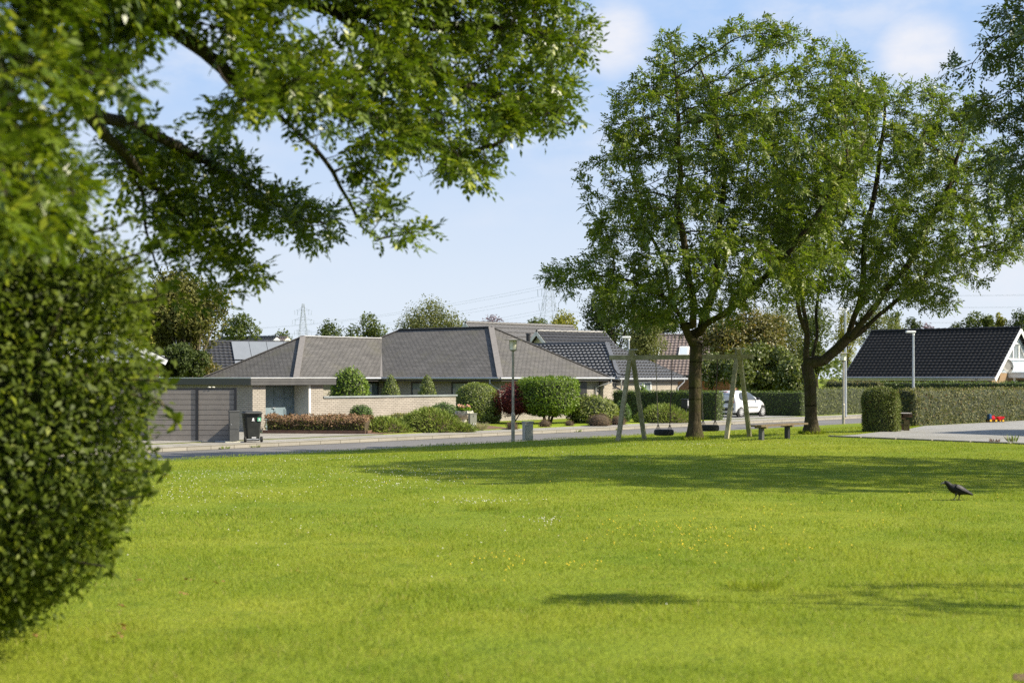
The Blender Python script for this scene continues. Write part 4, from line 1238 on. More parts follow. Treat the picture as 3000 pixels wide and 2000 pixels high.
# flat topped laurel tree
c_ = ground(1606, 1240)
bush('flat_top_tree', 'flat topped bright green clipped tree on dark stems by the bungalow', 'tree', c_, [(.3, .42), (1.0, .5), (1.34, .8), (1.42, 1.3), (1.42, 1.9), (1.32, 2.08), (.6, 2.13), (.02, 2.14)], 8200, .12, LAUREL, amp=.08, sc=1.5, thick=.16, coreshrink=.86,
     stems=[([(-.12, 0, 0), (-.22, 0, .35), (-.3, 0, .9)], [.07, .06, .05]), ([(.1, .05, 0), (.2, .05, .3), (.55, 0, .75)], [.07, .06, .045]), ([(0, -.05, 0), (.05, -.1, .4), (.1, -.1, .9)], [.06, .05, .04])])
c_ = ground(1738, 1238); bush('rhododendron', 'wide loose rhododendron with pale leaf tips beside the flat topped tree', 'bush', c_, prof_dome(1.22, 1.26, 2.1), 4200, .135, RHODO, amp=.16, sc=1.8, thick=.2)
c_ = ground(1823, 1234); bush('conical_shrub', 'small conical green shrub seen between the swing legs', 'bush', c_, [(.32, 0), (.44, .2), (.42, .5), (.28, .82), (.02, 1.06)], 2400, .08, YEW, amp=.04)
c_ = W(39.2, 8.6, G); bush('yellow_green_plant', 'fresh yellow green plant showing above the dark hedge by house number 53', 'plant', c_, prof_dome(.3, 1.72, 2), 600, .16, FRESH, amp=.1)

# hedges
a_, b_ = W(36.6, 1.9), W(36.5, 8.5)
hedge('dark_hedge', 'tall dark clipped hedge behind the swing, ending beside the white car', a_, b_, .72, G, 1.02, 8500, .085, HEDGED, .08, .035)
a_, b_ = W(46.2, 2.3), W(46.2, 13.0)
hedge('dark_hedge', 'dark clipped hedge running back behind the white car', a_, b_, .8, G, .93, 9000, .09, HEDGED, .1, .05)
a_, b_ = W(47.3, 2.75), W(80, 2.75)
hedge('pale_hedge', 'pale green clipped hedge along the far pavement behind the further lantern lamp', a_, b_, 1.0, G, 1.12, 15000, .11, HEDGEL, .2, .06)
a_, b_ = W(43.2, 16), W(50.5, 20)
hedge('dark_hedge', 'dark clipped hedge beside the tiled bungalow, beyond the parked car', a_, b_, .9, G, 1.55, 5000, .11, HEDGED, .12, .06)
a_, b_ = P(2425, 1120, 90), P(2580, 1120, 88)
hedge('browned_hedge', 'short browned hedge below the black roof at its left corner', (a_.x, a_.y), (b_.x, b_.y), .9, G, 1.50, 3200, .11, HEDGEB, .2, .08)
a_, b_ = P(2560, 1120, 91), P(3060, 1120, 86)
hedge('dark_hedge', 'long dark clipped hedge right below the black tiled roof', (a_.x, a_.y), (b_.x, b_.y), .9, G, 1.45, 9000, .11, HEDGED, .12, .05)
hedge('driveway_hedge', 'long browned hedge along the back of the paved driveway', (14.6, 53.0), (25.5, 63.6), .95, -.05, 1.30, 17000, .085, HEDGEB, .22, .07)
hedge('block_hedge', 'short thick rounded conifer hedge block at the corner of the paved driveway', (11.50, 46.35), (12.45, 45.9), 1.15, -.04, 1.43, 11000, .075, HEDGEN, .48, .07, Wd=.3, taper=-.04, endr=.45)

# ------------------------------------------------------------------ fence, cabinet and bin on the left
fy = 49.1
fen = thing('board_fence', 'grey brown horizontal board fence with black posts left of the garage', 'fence', (-11.0, fy, -.5))
fz0, fz1 = -.43, 1.355
xs = [(-16.4, -14.05), (-14.05, -12.62), (-12.62, -10.87), (-10.87, -9.54)]
rows = 10
for k, (xa, xb) in enumerate(xs):
    mb = MB()
    hgt = (fz1 - fz0 - .02) / rows
    for r in range(rows):
        z = fz0 + r * hgt
        mb.rbox(((xa + xb) / 2, fy, z + hgt / 2), (xb - xa - .09, .03, hgt - .014), .005)
    mb.build('panel', FENCEM, fen)
    mb = MB(); mb.bb(xa + .045, xb - .045, fy - .012, fy + .012, fz0, fz1); mb.build('backing', FPOST, fen)
    mb = MB(); mb.bb(xa + .045, xb - .045, fy - .03, fy + .03, fz1 - .01, fz1 + .025); mb.build('top_rail', FPOST, fen)
for x in [xs[0][0]] + [b for a, b in xs]:
    mb = MB(); mb.bb(x - .045, x + .045, fy - .05, fy + .05, -.52, fz1 + .04); mb.build('post', FPOST, fen)
mb = MB(); mb.bb(-16.4, -9.6, fy - .09, fy + .05, -.56, -.432); mb.build('plinth', FPLINTH, fen)
for dx in (-.12, .02): 
    mb = MB(); mb.lathe((-10.33 + dx, fy, fz1 + .028), prof_ball(.06, .05, 5), 10); o = mb.build('pebble', STONE, None, origin=(-10.33 + dx, fy, fz1 + .028)); tag(o, 'small pale pebble lying on top of the board fence', 'pebble', 'pebbles on the fence top')
cb = thing('utility_cabinet', 'tall dark grey utility cabinet in front of the board fence', 'utility cabinet', tuple(P(685, 1292, 48.55))); cb.location.z = -.470
cb.rotation_euler = (0, 0, R(17))
H_ = 1.05
local_box(cb, 'body', (0, 0, H_ / 2 + .04), (.33, .30, H_ - .1), BOXDARK)
local_box(cb, 'lid', (0, 0, H_ + .01), (.36, .33, .05), BOXDARK)
local_box(cb, 'door', (0, -.156, .66), (.30, .012, .40), BOXDARK, plainbox=True)
local_box(cb, 'lower_panel', (0, -.154, .25), (.30, .008, .38), BOXDARK, plainbox=True)
local_box(cb, 'lock', (-.10, -.166, .62), (.03, .01, .02), ALU, plainbox=True)
local_box(cb, 'foot', (-.05, 0, .02), (.5, .36, .04), STONE, plainbox=True)
bn = thing('wheelie_bin', 'black wheelie bin with a green sticker beside the dark grey cabinet', 'bin', tuple(P(738, 1291, 48.9))); bn.location.z = -.470
bn.rotation_euler = (0, 0, R(22))
mb = MB()   # tapered body, back (wheel side) towards the road
secs = [(.05, .44, .44, .0), (.30, .48, .50, .01), (.98, .58, .66, .02)]
rings = []
for z, wx, wy, oy in secs:
    hx, hy, k = wx / 2, wy / 2, .05
    rings.append([Vector((x, y + oy, z)) for x, y in ((-hx, -hy + k), (-hx + k, -hy), (hx - k, -hy), (hx, -hy + k), (hx, hy - k), (hx - k, hy), (-hx + k, hy), (-hx, hy - k))])
for a, b in zip(rings, rings[1:]):
    for j in range(8): mb.face([a[j], a[(j + 1) % 8], b[(j + 1) % 8], b[j]])
mb.face(rings[0][::-1]); mb.face(rings[-1]); mb.build('body', BINM, bn, origin=(0, 0, 0))
mb = MB(); mb.rbox((0, .02, 1.0), (.62, .70, .05), .02); mb.box((0, .0, 1.035), (.54, .58, .03)); mb.tube([(-.25, -.37, 1.0), (.25, -.37, 1.0)], .025, 8); ld = mb.build('lid', BINLID, bn, origin=(0, 0, 0))
for s in (-1, 1):
    mb = MB(); mb.tube([(s * .25, -.24, .10), (s * .31, -.24, .10)], .10, 18); wh_ = mb.build('wheel', RUBBER, bn, origin=(0, 0, 0))
    mb = MB(); mb.tube([(s * .30, -.24, .10), (s * .318, -.24, .10)], .05, 12); mb.build('hub', BINLID, wh_, origin=(0, 0, 0))
mb = MB(); mb.tube([(-.26, -.24, .1), (.26, -.24, .1)], .014, 8); mb.build('axle', GALV, bn, origin=(0, 0, 0))
def quadlabel(o, name, c, w, h, m, lean=.085):
    mb = MB(); x, y, z = c; dy = -h / 2 * lean
    mb.face([(x - w / 2, y - dy, z - h / 2), (x + w / 2, y - dy, z - h / 2), (x + w / 2, y + dy, z + h / 2), (x - w / 2, y + dy, z + h / 2)])
    return mb.build(name, m, o, origin=(0, 0, 0))
quadlabel(bn, 'green_sticker', (.19, -.314, .78), .12, .13, GREENST)
quadlabel(bn, 'sticker_mark', (.19, -.3195, .785), .045, .06, WHITEST)
quadlabel(bn, 'sticker_line', (.19, -.316, .735), .09, .012, WHITEST)
mb = MB(); mb.face([(-.06, -.312, .75), (.02, -.312, .75), (.005, -.320, .82), (-.02, -.323, .845), (-.045, -.320, .82)]); mb.build('white_emblem', WHITEST, bn, origin=(0, 0, 0))
quadlabel(bn, 'emblem_line', (-.02, -.3115, .73), .1, .012, WHITEST)
mb = MB(); mb.bb(-.06, .09, -.262, -.256, .15, .175); mb.build('reflector', WHITEST, bn, origin=(0, 0, 0))

# grey beige cabinet beside the lamp
gc = ground(1546, 1287, -.34); gq = gc
gb = thing('grey_cabinet', 'small grey beige utility cabinet on the lawn edge right of the lantern lamp', 'utility cabinet', (gq.x, gq.y, gz(gq.x, gq.y) - .02))
gb.rotation_euler = (0, 0, R(24))
local_box(gb, 'body', (0, 0, .31), (.30, .24, .62), BOXGREY)
local_box(gb, 'lid', (0, 0, .635), (.345, .285, .035), BOXGREY)
local_box(gb, 'door', (0, -.123, .31), (.25, .008, .50), BOXGREY, plainbox=True)

# ------------------------------------------------------------------ street lamps
def lantern_lamp(label, px, py_top, t_off):
    s = on_t(px, t_off); b = W(s, t_off); b.z = gz(b.x, b.y) - .03
    top = EYE - (py_top - HORIZON) / F * b.y
    o = thing('lantern_lamp', label, 'street lamp', tuple(b), 'old lantern street lamps')
    z0 = b.z; H = top - z0
    mb = MB(); mb.tube([(b.x, b.y, z0), (b.x, b.y, z0 + H * .26)], .062, 12); mb.tube([(b.x, b.y, z0 + H * .26), (b.x, b.y, z0 + H * .275), (b.x, b.y, z0 + H * .29), (b.x, b.y, top - .37)], [.07, .066, .042, .042], 12); mb.build('post', LAMPPOST, o)
    mb = MB(); mb.lathe((b.x, b.y, top - .39), [(.06, 0), (.11, .03), (.125, .045)], 12); mb.build('collar', LAMPPOST, o)
    mb = MB()
    for k in range(6):
        a = k * math.pi / 3
        p = [(b.x + .125 * math.cos(a + d), b.y + .125 * math.sin(a + d)) for d in (-math.pi / 6, math.pi / 6)]
        p2 = [(b.x + .135 * math.cos(a + d), b.y + .135 * math.sin(a + d)) for d in (-math.pi / 6, math.pi / 6)]
        mb.face([(*p[0], top - .345), (*p[1], top - .345), (*p2[1], top - .02), (*p2[0], top - .02)])
    mb.build('lantern', LANTERN, o)
    mb = MB()
    for k in range(6):
        a = k * math.pi / 3 + math.pi / 6
        mb.tube([(b.x + .128 * math.cos(a), b.y + .128 * math.sin(a), top - .345), (b.x + .138 * math.cos(a), b.y + .138 * math.sin(a), top - .02)], .007, 5)
    mb.build('lantern_bars', LAMPPOST, o)
    mb = MB(); mb.lathe((b.x, b.y, top - .02), [(.30, -.012), (.31, 0), (.16, .02), (.05, .035)], 20); mb.build('cap', LAMPPOST, o)
    return o
lantern_lamp('weathered lantern street lamp at the lawn edge in front of the bungalow', 1503, 994, -7.0)
lantern_lamp('weathered lantern street lamp right of the further big tree, before the pale hedge', 2471, 1033, -7.0)
def modern_lamp(label, px, top_py, Y, arm=-.42):
    b = P(px, 1105, Y); top = EYE - (top_py - HORIZON) / F * Y
    o = thing('steel_lamp', label, 'street lamp', (b.x, b.y, -.45), 'slim steel street lamps')
    mb = MB(); mb.tube([(b.x, b.y, -.45), (b.x, b.y, 1.2), (b.x, b.y, top)], [.085, .078, .058], 10); mb.build('pole', GALV, o)
    mb = MB(); mb.rbox((b.x + arm * .38, b.y, top + .0), (.55, .26, .13), .03); mb.tube([(b.x, b.y, top - .2), (b.x, b.y, top + .03)], .075, 8); mb.build('lamp_head', WHITE, o)
modern_lamp('slim steel street lamp in front of the black tiled roof', 2676, 972, 84)
modern_lamp('slim steel street lamp standing right behind the further lantern lamp', 2477, 905, 80)
modern_lamp('slim steel street lamp showing above the left swing post', 1842, 988, 88)

# letterbox at the dark hedge
c_ = W(on_t(2012, 1.2), 1.25, -.470); lb = thing('letterbox', 'black and grey letterbox on a post before the dark hedge, left of the nearer trunk', 'letterbox', tuple(c_)); lb.rotation_euler = (0, 0, ALPHA)
local_box(lb, 'post', (0, 0, .35), (.06, .06, .7), WFRAME, plainbox=True)
local_box(lb, 'box', (0, 0, .92), (.30, .36, .42), WFRAME)
local_box(lb, 'flap', (0, -.185, .96), (.26, .012, .26), ALU, plainbox=True)
mb = MB(); mb.tube([(-.16, -.2, 1.14), (-.16, .2, 1.14)], .02, 6); mb.rbox((0, 0, 1.145), (.34, .40, .04), .01); mb.build('lid', WFRAME, lb, origin=(0, 0, 0))
# ------------------------------------------------------------------ swing
phi = R(-28); bd = Vector((math.cos(phi), math.sin(phi), 0)); ad = Vector((-bd.y, bd.x, 0))
A1, A2 = P(1850, 1289, 43.7), P(2163, 1289, 41.95)
A1.z, A2.z = gz(A1.x, A1.y), gz(A2.x, A2.y)
zb = EYE + 59 / F * 43.0
sw = thing('swing_frame', 'weathered green timber swing frame with two a-shaped supports', 'swing frame', tuple((A1 + A2) / 2))
ends = (A1 - bd * .72, A2 + bd * .45)
def beam_pt(t, dz=0): 
    p = A1.lerp(A2, t); return Vector((p.x, p.y, zb + dz))
mb = MB(); mb.beam((ends[0].x, ends[0].y, zb), (ends[1].x, ends[1].y, zb), .12, .14); mb.build('crossbeam', SWINGW, sw)
for A in (A1, A2):
    for sg in (-1, 1):
        foot = A + ad * sg * 1.05; foot.z = gz(foot.x, foot.y) - .05
        top = Vector((A.x, A.y, zb + .24)) - ad * sg * .13 + bd * (.062 * sg)
        top = top + bd * .0
        mb = MB(); mb.beam(foot, top, .108, .12, bd)
        mb.build('leg', SWINGW, sw)
    mb = MB(); mb.tube([Vector((A.x, A.y, zb - .01)) - bd * .12, Vector((A.x, A.y, zb - .01)) + bd * .12], .018, 8); mb.build('bolt', CHAIN, sw)
    tp = Vector((A.x, A.y, zb + .245))
    mb = MB(); mb.box(tp + ad * .13 + bd * .062, (.13, .12, .02), phi); mb.box(tp - ad * .13 - bd * .062, (.13, .12, .02), phi); mb.build('cap_plate', GALV, sw)
# loose rope hanging from the left beam end to the leg
e0 = Vector((ends[0].x, ends[0].y, zb - .05)) + bd * .05; e1 = Vector((A1.x, A1.y, zb - .5)) - ad * .15
mb = MB(); mb.tube([e0, e0.lerp(e1, .12) - Vector((0, 0, .22)), e0.lerp(e1, .35) - Vector((0, 0, .30)), e0.lerp(e1, .7) - Vector((0, 0, .18)), e1], .018, 6)
lr = mb.build('loose_rope', CHAIN, None, origin=tuple(e0)); tag(lr, 'short dark loose rope slung from the left end of the swing beam', 'rope')
def tyre_swing(label, t, py, name='tyre_swing'):
    c = beam_pt(t); z = EYE - (py - HORIZON) / F * c.y
    o = thing(name, label, 'tyre swing', (c.x, c.y, z), 'tyre swings')
    mb = MB(); n, m = 28, 12
    Rr, rr = .22, .085
    tw = Matrix.Rotation(R(8), 3, 'Y')
    ring = []
    for i in range(n):
        a = 2 * math.pi * i / n; row = []
        for j in range(m):
            q = 2 * math.pi * j / m
            y_ = math.copysign(abs(math.sin(q)) ** .55, math.sin(q)) * .092
            x_ = Rr + math.copysign(abs(math.cos(q)) ** .7, math.cos(q)) * rr
            if j in (0,) and i % 2: x_ -= .012
            row.append(Vector((c.x, c.y, z)) + Vector((math.cos(a) * x_, math.sin(a) * x_, y_)))
        ring.append(row)
    for i in range(n):
        for j in range(m):
            mb.face([ring[i][j], ring[(i + 1) % n][j], ring[(i + 1) % n][(j + 1) % m], ring[i][(j + 1) % m]])
    mb.build('tyre', RUBBER, o)
    for sg in (-1, 1):
        at = Vector((c.x, c.y, z + .08)) + bd * sg * .19; up = Vector((c.x, c.y, zb - .05)) + bd * sg * .27
        kn = at + Vector((0, 0, .17))
        mb = MB(); mb.tube([kn, kn.lerp(up, .5) + Vector((.004, 0, 0)), up], .0135, 6); mb.build('rope', ROPE if sg < 0 else CHAIN, o)
        mb = MB()
        for q in (-1, 1):
            for w_ in (-.055, .055): mb.tube([kn, at + ad * q * .07 + bd * w_ - Vector((0, 0, .02))], .008, 5)
        mb.build('hanger', CHAIN, o)
tyre_swing('tyre swing seat hanging clear between the left swing legs and the nearer trunk', (1943 - 1843) / 320, 1266)
tyre_swing('tyre swing seat hanging half hidden behind the nearer trunk', (2078 - 1843) / 320, 1253)

# ------------------------------------------------------------------ bench
b0, b1 = P(2215, 1258, 39.6), P(2352, 1258, 41.2)
bz = .40
be = thing('plank_bench', 'low plank bench on two posts between the swing and the further tree', 'bench', (b0.x, b0.y, gz(b0.x, b0.y)))
dirb = (b1 - b0); dirb.z = 0; Lb_ = dirb.length; dirb.normalize(); nb = Vector((-dirb.y, dirb.x, 0))
zg = gz(b0.x, b0.y)
p0_, p1_ = Vector((b0.x, b0.y, zg + bz)), Vector((b1.x, b1.y, zg + bz + .02))
for k, off in enumerate((-.10, .10)):
    mb = MB(); mb.beam(p0_ + nb * off, p1_ + nb * off, .17, .05); mb.build('plank', BENCHW, be)
for t in (.11, .66):
    q_ = p0_.lerp(p1_, t); mb = MB(); mb.box((q_.x, q_.y, zg + bz / 2 - .06), (.11, .12, bz + .06), math.atan2(dirb.y, dirb.x)); mb.build('post', FPOST if t > .5 else BOXDARK, be)
    mb = MB(); mb.beam(q_ - nb * .2 - Vector((0, 0, .05)) , q_ + nb * .2 - Vector((0, 0, .05)), .09, .05); mb.beam(q_ - dirb * .22 - Vector((0, 0, .04)), q_ + dirb * .22 - Vector((0, 0, .04)), .1, .035); mb.build('support', BENCHW, be)

# ------------------------------------------------------------------ white car
cr = thing('parked_car', 'small white three-door hatchback parked between the dark hedges', 'car', (0, 0, 0))
rw = ground(2170, 1222, -.444); cr.location = (rw.x, rw.y, -.444); cr.rotation_euler = (0, 0, ALPHA)
# local x forward (along the street), y to the left; the visible side is y = 0 (wheels), body spans y 0..1.6
PAINT = NT('white_car_paint'); PAINT.set(col=(.62, .62, .615), rough=.25, spec=.6); PAINT.b.inputs['Coat Weight'].default_value = .6; PAINT = PAINT.m
CGLASS = NT('car_glass'); CGLASS.set(col=(.055, .06, .062), rough=.04, spec=.9); CGLASS = CGLASS.m
CBLACK = plain('black_car_trim', (.018, .018, .019), .5)
CRED = NT('red_tail_light'); CRED.set(col=(.55, .012, .012), rough=.15, spec=.7); CRED = CRED.m
# stations along x: (x, z_bottom, z_belt, z_top, half width bottom/belt/top)
ST_ = [(-.52, .30, .80, 1.05, .60, .72, .56), (-.49, .24, .86, 1.28, .72, .78, .56), (-.38, .20, .90, 1.40, .78, .81, .58), (-.1, .19, .92, 1.45, .80, .82, .60), (.45, .18, .92, 1.47, .80, .82, .61),
       (.9, .18, .91, 1.46, .80, .82, .60), (1.3, .18, .90, 1.37, .80, .82, .58), (1.65, .18, .90, 1.19, .80, .81, .60), (1.95, .18, .90, 1.03, .80, .80, .66), (2.2, .19, .86, .95, .79, .78, .66),
       (2.5, .20, .78, .86, .76, .74, .62), (2.75, .22, .66, .74, .69, .67, .56), (2.88, .26, .52, .60, .58, .56, .46)]
def ring_at(x, zb_, zl, zt, wb, wl, wt):
    yc = .78
    pr = [(wb * .9, zb_), (wb, zb_ + .08), (wb + .02, zb_ + (zl - zb_) * .45), (wl, zl), (wl * .35 + wt * .65 + .02, zl + (zt - zl) * .62), (wt, zl + (zt - zl) * .9), (wt * .82, zt - .005), (0, zt + .02)]
    L_ = [(x, yc - y, z) for y, z in pr]; R_ = [(x, yc + y, z) for y, z in pr[-2::-1]]
    return L_ + R_
mb = MB(); rs = [ring_at(*s) for s in ST_]
for a, b in zip(rs, rs[1:]):
    for j in range(len(a) - 1): mb.face([a[j], b[j], b[j + 1], a[j + 1]])
    mb.face([a[-1], b[-1], b[0], a[0]])
mb.face(rs[0]); mb.face(rs[-1][::-1])
body = mb.build('body', PAINT, cr, origin=(0, 0, 0), smooth=False)
import bmesh
bm = bmesh.new(); bm.from_mesh(body.data); bmesh.ops.remove_doubles(bm, verts=bm.verts, dist=1e-4); bmesh.ops.recalc_face_normals(bm, faces=bm.faces)
for f in bm.faces: f.smooth = True
bm.to_mesh(body.data); bm.free()
sdm = body.modifiers.new('round', 'SUBSURF'); sdm.levels = 2; sdm.render_levels = 2
def side_y(x, z):
    """approximate y of the near body side"""
    for s, q in zip(ST_, ST_[1:]):
        if s[0] <= x <= q[0]:
            f = (x - s[0]) / (q[0] - s[0]); v = [s[i] + (q[i] - s[i]) * f for i in range(7)]
            _, zb_, zl, zt, wb, wl, wt = v
            if z <= zl: w = wb + .02 + (wl - wb - .02) * max(0, (z - zb_ - (zl - zb_) * .45)) / ((zl - zb_) * .55)
            else: w = wl + (wt - wl) * min(1, (z - zl) / (zt - zl)) ** 1.05
            return .78 - w
    return 0
def side_panel(name, poly, m, off=.012, thick=.03):
    mb = MB(); A_ = [(x, side_y(x, z) - off, z) for x, z in poly]; B_ = [(x, y + thick, z) for x, y, z in A_]
    mb.face(A_); n = len(A_)
    for i in range(n): mb.face([A_[i], B_[i], B_[(i + 1) % n], A_[(i + 1) % n]])
    return mb.build(name, m, cr, origin=(0, 0, 0))
side_panel('rear_side_window', [(-.05, 1.02), (.10, .97), (.62, .96), (.66, 1.34), (.14, 1.36), (-.02, 1.28), (-.10, 1.12)], CGLASS, .045, .07)
side_panel('door_window', [(.70, .96), (1.62, .95), (1.56, 1.06), (1.30, 1.27), (1.05, 1.36), (.72, 1.36)], CGLASS, .03, .06)
side_panel('side_strip', [(.42, .52), (1.80, .50), (1.80, .545), (.42, .565)], CBLACK, .012)
side_panel('door_handle', [(.78, .84), (.93, .84), (.93, .87), (.78, .87)], PAINT, .03)
mb = MB(); mb.rbox((1.62, -.13, 1.0), (.12, .2, .15), .03); mb.build('wing_mirror', CBLACK, cr, origin=(0, 0, 0))
for xw in (0.0, 2.30):
    for yw, sg in ((0.0, -1), (1.56, 1)):
        mb = MB(); mb.tube([(xw, yw + .02 * sg * -1 - .0, .30), (xw, yw + .02 * sg, .30)], .36, 24); mb.build('wheel_arch', CBLACK, cr, origin=(0, 0, 0)) if sg < 0 else None
        mb = MB(); mb.tube([(xw, yw - sg * .16, .29), (xw, yw - sg * .12, .29), (xw, yw + sg * .035, .29), (xw, yw + sg * .05, .29)], [.26, .29, .29, .255], 28); wh_ = mb.build('wheel', RUBBER, cr, origin=(0, 0, 0))
        mb = MB(); mb.tube([(xw, yw + sg * .045, .29), (xw, yw + sg * .056, .29)], .205, 28)
        for k in range(9):
            a = 2 * math.pi * k / 9; u_ = Vector((math.cos(a), 0, math.sin(a)))
            mb.beam(Vector((xw, yw + sg * .060, .29)) + u_ * .03, Vector((xw, yw + sg * .060, .29)) + u_ * .20, .045, .012, (0, 1, 0))
        hub = mb.build('wheel_cover', ALU, wh_, origin=(0, 0, 0))
        mb = MB()
        for k in range(9):
            a = 2 * math.pi * (k + .5) / 9; u_ = Vector((math.cos(a), 0, math.sin(a)))
            mb.beam(Vector((xw, yw + sg * .0585, .29)) + u_ * .10, Vector((xw, yw + sg * .0585, .29)) + u_ * .185, .042, .006, (0, 1, 0))
        mb.build('wheel_slot', CBLACK, wh_, origin=(0, 0, 0))
def rear_x(z): return -.525 + max(0.0, z - .95) * .12
def rear_panel(name, poly, m, off=.02):
    mb = MB(); A_ = [(rear_x(z) - off, y, z) for y, z in poly]; B_ = [(x + .06, y, z) for x, y, z in A_]
    mb.face(A_); n = len(A_)
    for i in range(n): mb.face([A_[i], B_[i], B_[(i + 1) % n], A_[(i + 1) % n]])
    return mb.build(name, m, cr, origin=(0, 0, 0))
rear_panel('rear_window', [(.24, .78), (1.32, .78), (1.38, .92), (1.24, 1.27), (.32, 1.27), (.18, .92)], CGLASS, -.005)
side = [(.10, .80), (.235, .80), (.25, .95), (.29, 1.24), (.21, 1.20), (.13, 1.0)]
rear_panel('tail_light', side, CRED, .0); rear_panel('tail_light', [(1.56 - y, z) for y, z in side], CRED, .0)
rear_panel('bumper_insert', [(.14, .40), (.30, .36), (1.26, .36), (1.42, .40), (1.42, .52), (.14, .52)], CBLACK, .012)
rear_panel('rear_fog_light', [(.22, .43), (.36, .43), (.36, .48), (.22, .48)], CRED, .02)
rear_panel('number_plate', [(.53, .56), (1.03, .56), (1.03, .66), (.53, .66)], WHITEST, .02)
mb = MB(); mb.bb(-.44, -.36, .62, .94, 1.40, 1.425); mb.build('brake_light', CRED, cr, origin=(0, 0, 0))

# ------------------------------------------------------------------ pallet table and toy on the driveway
pl = P(2656, 1262, 46.9); zg = gz(pl.x, pl.y) + .012
pt = thing('pallet_table', 'dark wooden pallet table with a pale top beside the block hedge', 'table', (pl.x - .25, pl.y, zg))
pt.rotation_euler = (0, 0, R(-8))
def lb_(nm, c, s, m, rz=0): mb = MB(); mb.box(c, s, rz); return mb.build(nm, m, pt, origin=(0, 0, 0))
lb_('table_top', (-.1, 0, .56), (.95, .75, .02), PALLETTOP)
for x in (-.35, .0, .33): lb_('top_plank', (x - .1, -.33, .49), (.30, .07, .11), PALLET)
for y in (-.2, .1, .33): lb_('top_plank', (-.1, y, .49), (.93, .08, .11), PALLET)
lb_('middle_plank', (-.2, -.34, .39), (.75, .10, .05), PALLET); lb_('middle_plank', (-.2, .2, .39), (.75, .10, .05), PALLET)
lb_('block', (-.05, -.30, .30), (.16, .14, .13), PALLET); lb_('block', (.20, -.30, .27), (.18, .14, .15), PALLET); lb_('block', (-.45, -.3, .28), (.16, .14, .16), PALLET)
lb_('low_plank', (-.1, -.3, .17), (.85, .12, .04), PALLET); lb_('low_plank', (-.1, .2, .17), (.85, .12, .04), PALLET)
for x, y in ((.2, -.30), (-.5, -.3), (.2, .2), (-.5, .2)): lb_('foot', (x, y, .075), (.18, .14, .15), PALLET)
TRED = plain('shiny_red_plastic', (.62, .01, .02), .3, .05); TBLUE = plain('blue_plastic', (.02, .075, .19), .4, .05); TYEL = plain('yellow_plastic', (.72, .42, .03), .4, .05)
tz = P(2912, 1240, 56.0); zg = gz(tz.x, tz.y) + .012
ty = thing('toy_tractor', 'red and blue toy tractor with yellow wheels on the driveway', 'toy', (tz.x, tz.y, zg)); ty.rotation_euler = (0, 0, R(12))
def tb(nm, fn, m):
    mb = MB(); fn(mb); return mb.build(nm, m, ty, origin=(0, 0, 0))
tb('cab', lambda q: q.rbox((-.20, 0, .19), (.11, .20, .26), .02), TBLUE)
tb('bonnet', lambda q: (q.rbox((-.07, 0, .16), (.19, .17, .17), .04), q.tube([(-.01, 0, .24), (-.01, 0, .29)], .02, 8)), TRED)
def wheelset(x, y, r):
    mb = MB(); mb.tube([(x, y - .02, r), (x, y + .02, r)], r, 16); w_ = mb.build('wheel', RUBBER, ty, origin=(0, 0, 0))
    mb = MB(); mb.tube([(x, y - .026, r), (x, y + .026, r)], r * .68, 14); mb.build('wheel_hub', TYEL, w_, origin=(0, 0, 0))
for x, r in ((-.21, .075), (.02, .065)):
    for y in (-.11, .11): wheelset(x, y, r)
tl = thing('toy_trailer', 'red toy trailer hooked behind the toy tractor on the driveway', 'toy', (tz.x + .26, tz.y + .055, zg)); tl.rotation_euler = (0, 0, R(12)); ty2 = ty; ty = tl
tb('tub', lambda q: [q.face(p_) for p_ in (
    [(-.10, -.09, .09), (.10, -.09, .09), (.14, -.11, .23), (-.14, -.11, .20)], [(.10, -.09, .09), (.10, .09, .09), (.14, .11, .23), (.14, -.11, .23)],
    [(.10, .09, .09), (-.10, .09, .09), (-.14, .11, .20), (.14, .11, .23)], [(-.10, .09, .09), (-.10, -.09, .09), (-.14, -.11, .20), (-.14, .11, .20)],
    [(-.10, -.09, .09), (-.10, .09, .09), (.10, .09, .09), (.10, -.09, .09)])], TRED)
tb('tow_bar', lambda q: q.beam((-.2, 0, .1), (-.08, 0, .1), .03, .03), TYEL)
for y in (-.11, .11): wheelset(.06, y, .065)

# ------------------------------------------------------------------ rook on the lawn
ck = P(2801, 1465, 1.75 * F / 360.0)
BLACKF = NT('black_feathers'); o_ = BLACKF.coord(); BLACKF.set(col=BLACKF.mix(BLACKF.rng(BLACKF.noise(o_, 30, 4), .3, .7), (.008, .008, .010), (.014, .0135, .014)), rough=.55, spec=.2)
BLACKF.bump(BLACKF.noise(BLACKF.coord('Object', (25, 90, 90)), 1.0, 4), .5, .006); BLACKF = BLACKF.m
BEAK = plain('grey_horn_beak', (.10, .09, .085), .5, .2, 30); RLEG = plain('black_scaly_leg', (.016, .015, .014), .6)
rk = thing('rook', 'black rook walking left across the lawn with a pale sheen on its wing', 'bird', (ck.x, ck.y, 0)); rk.rotation_euler = (0, 0, R(6))
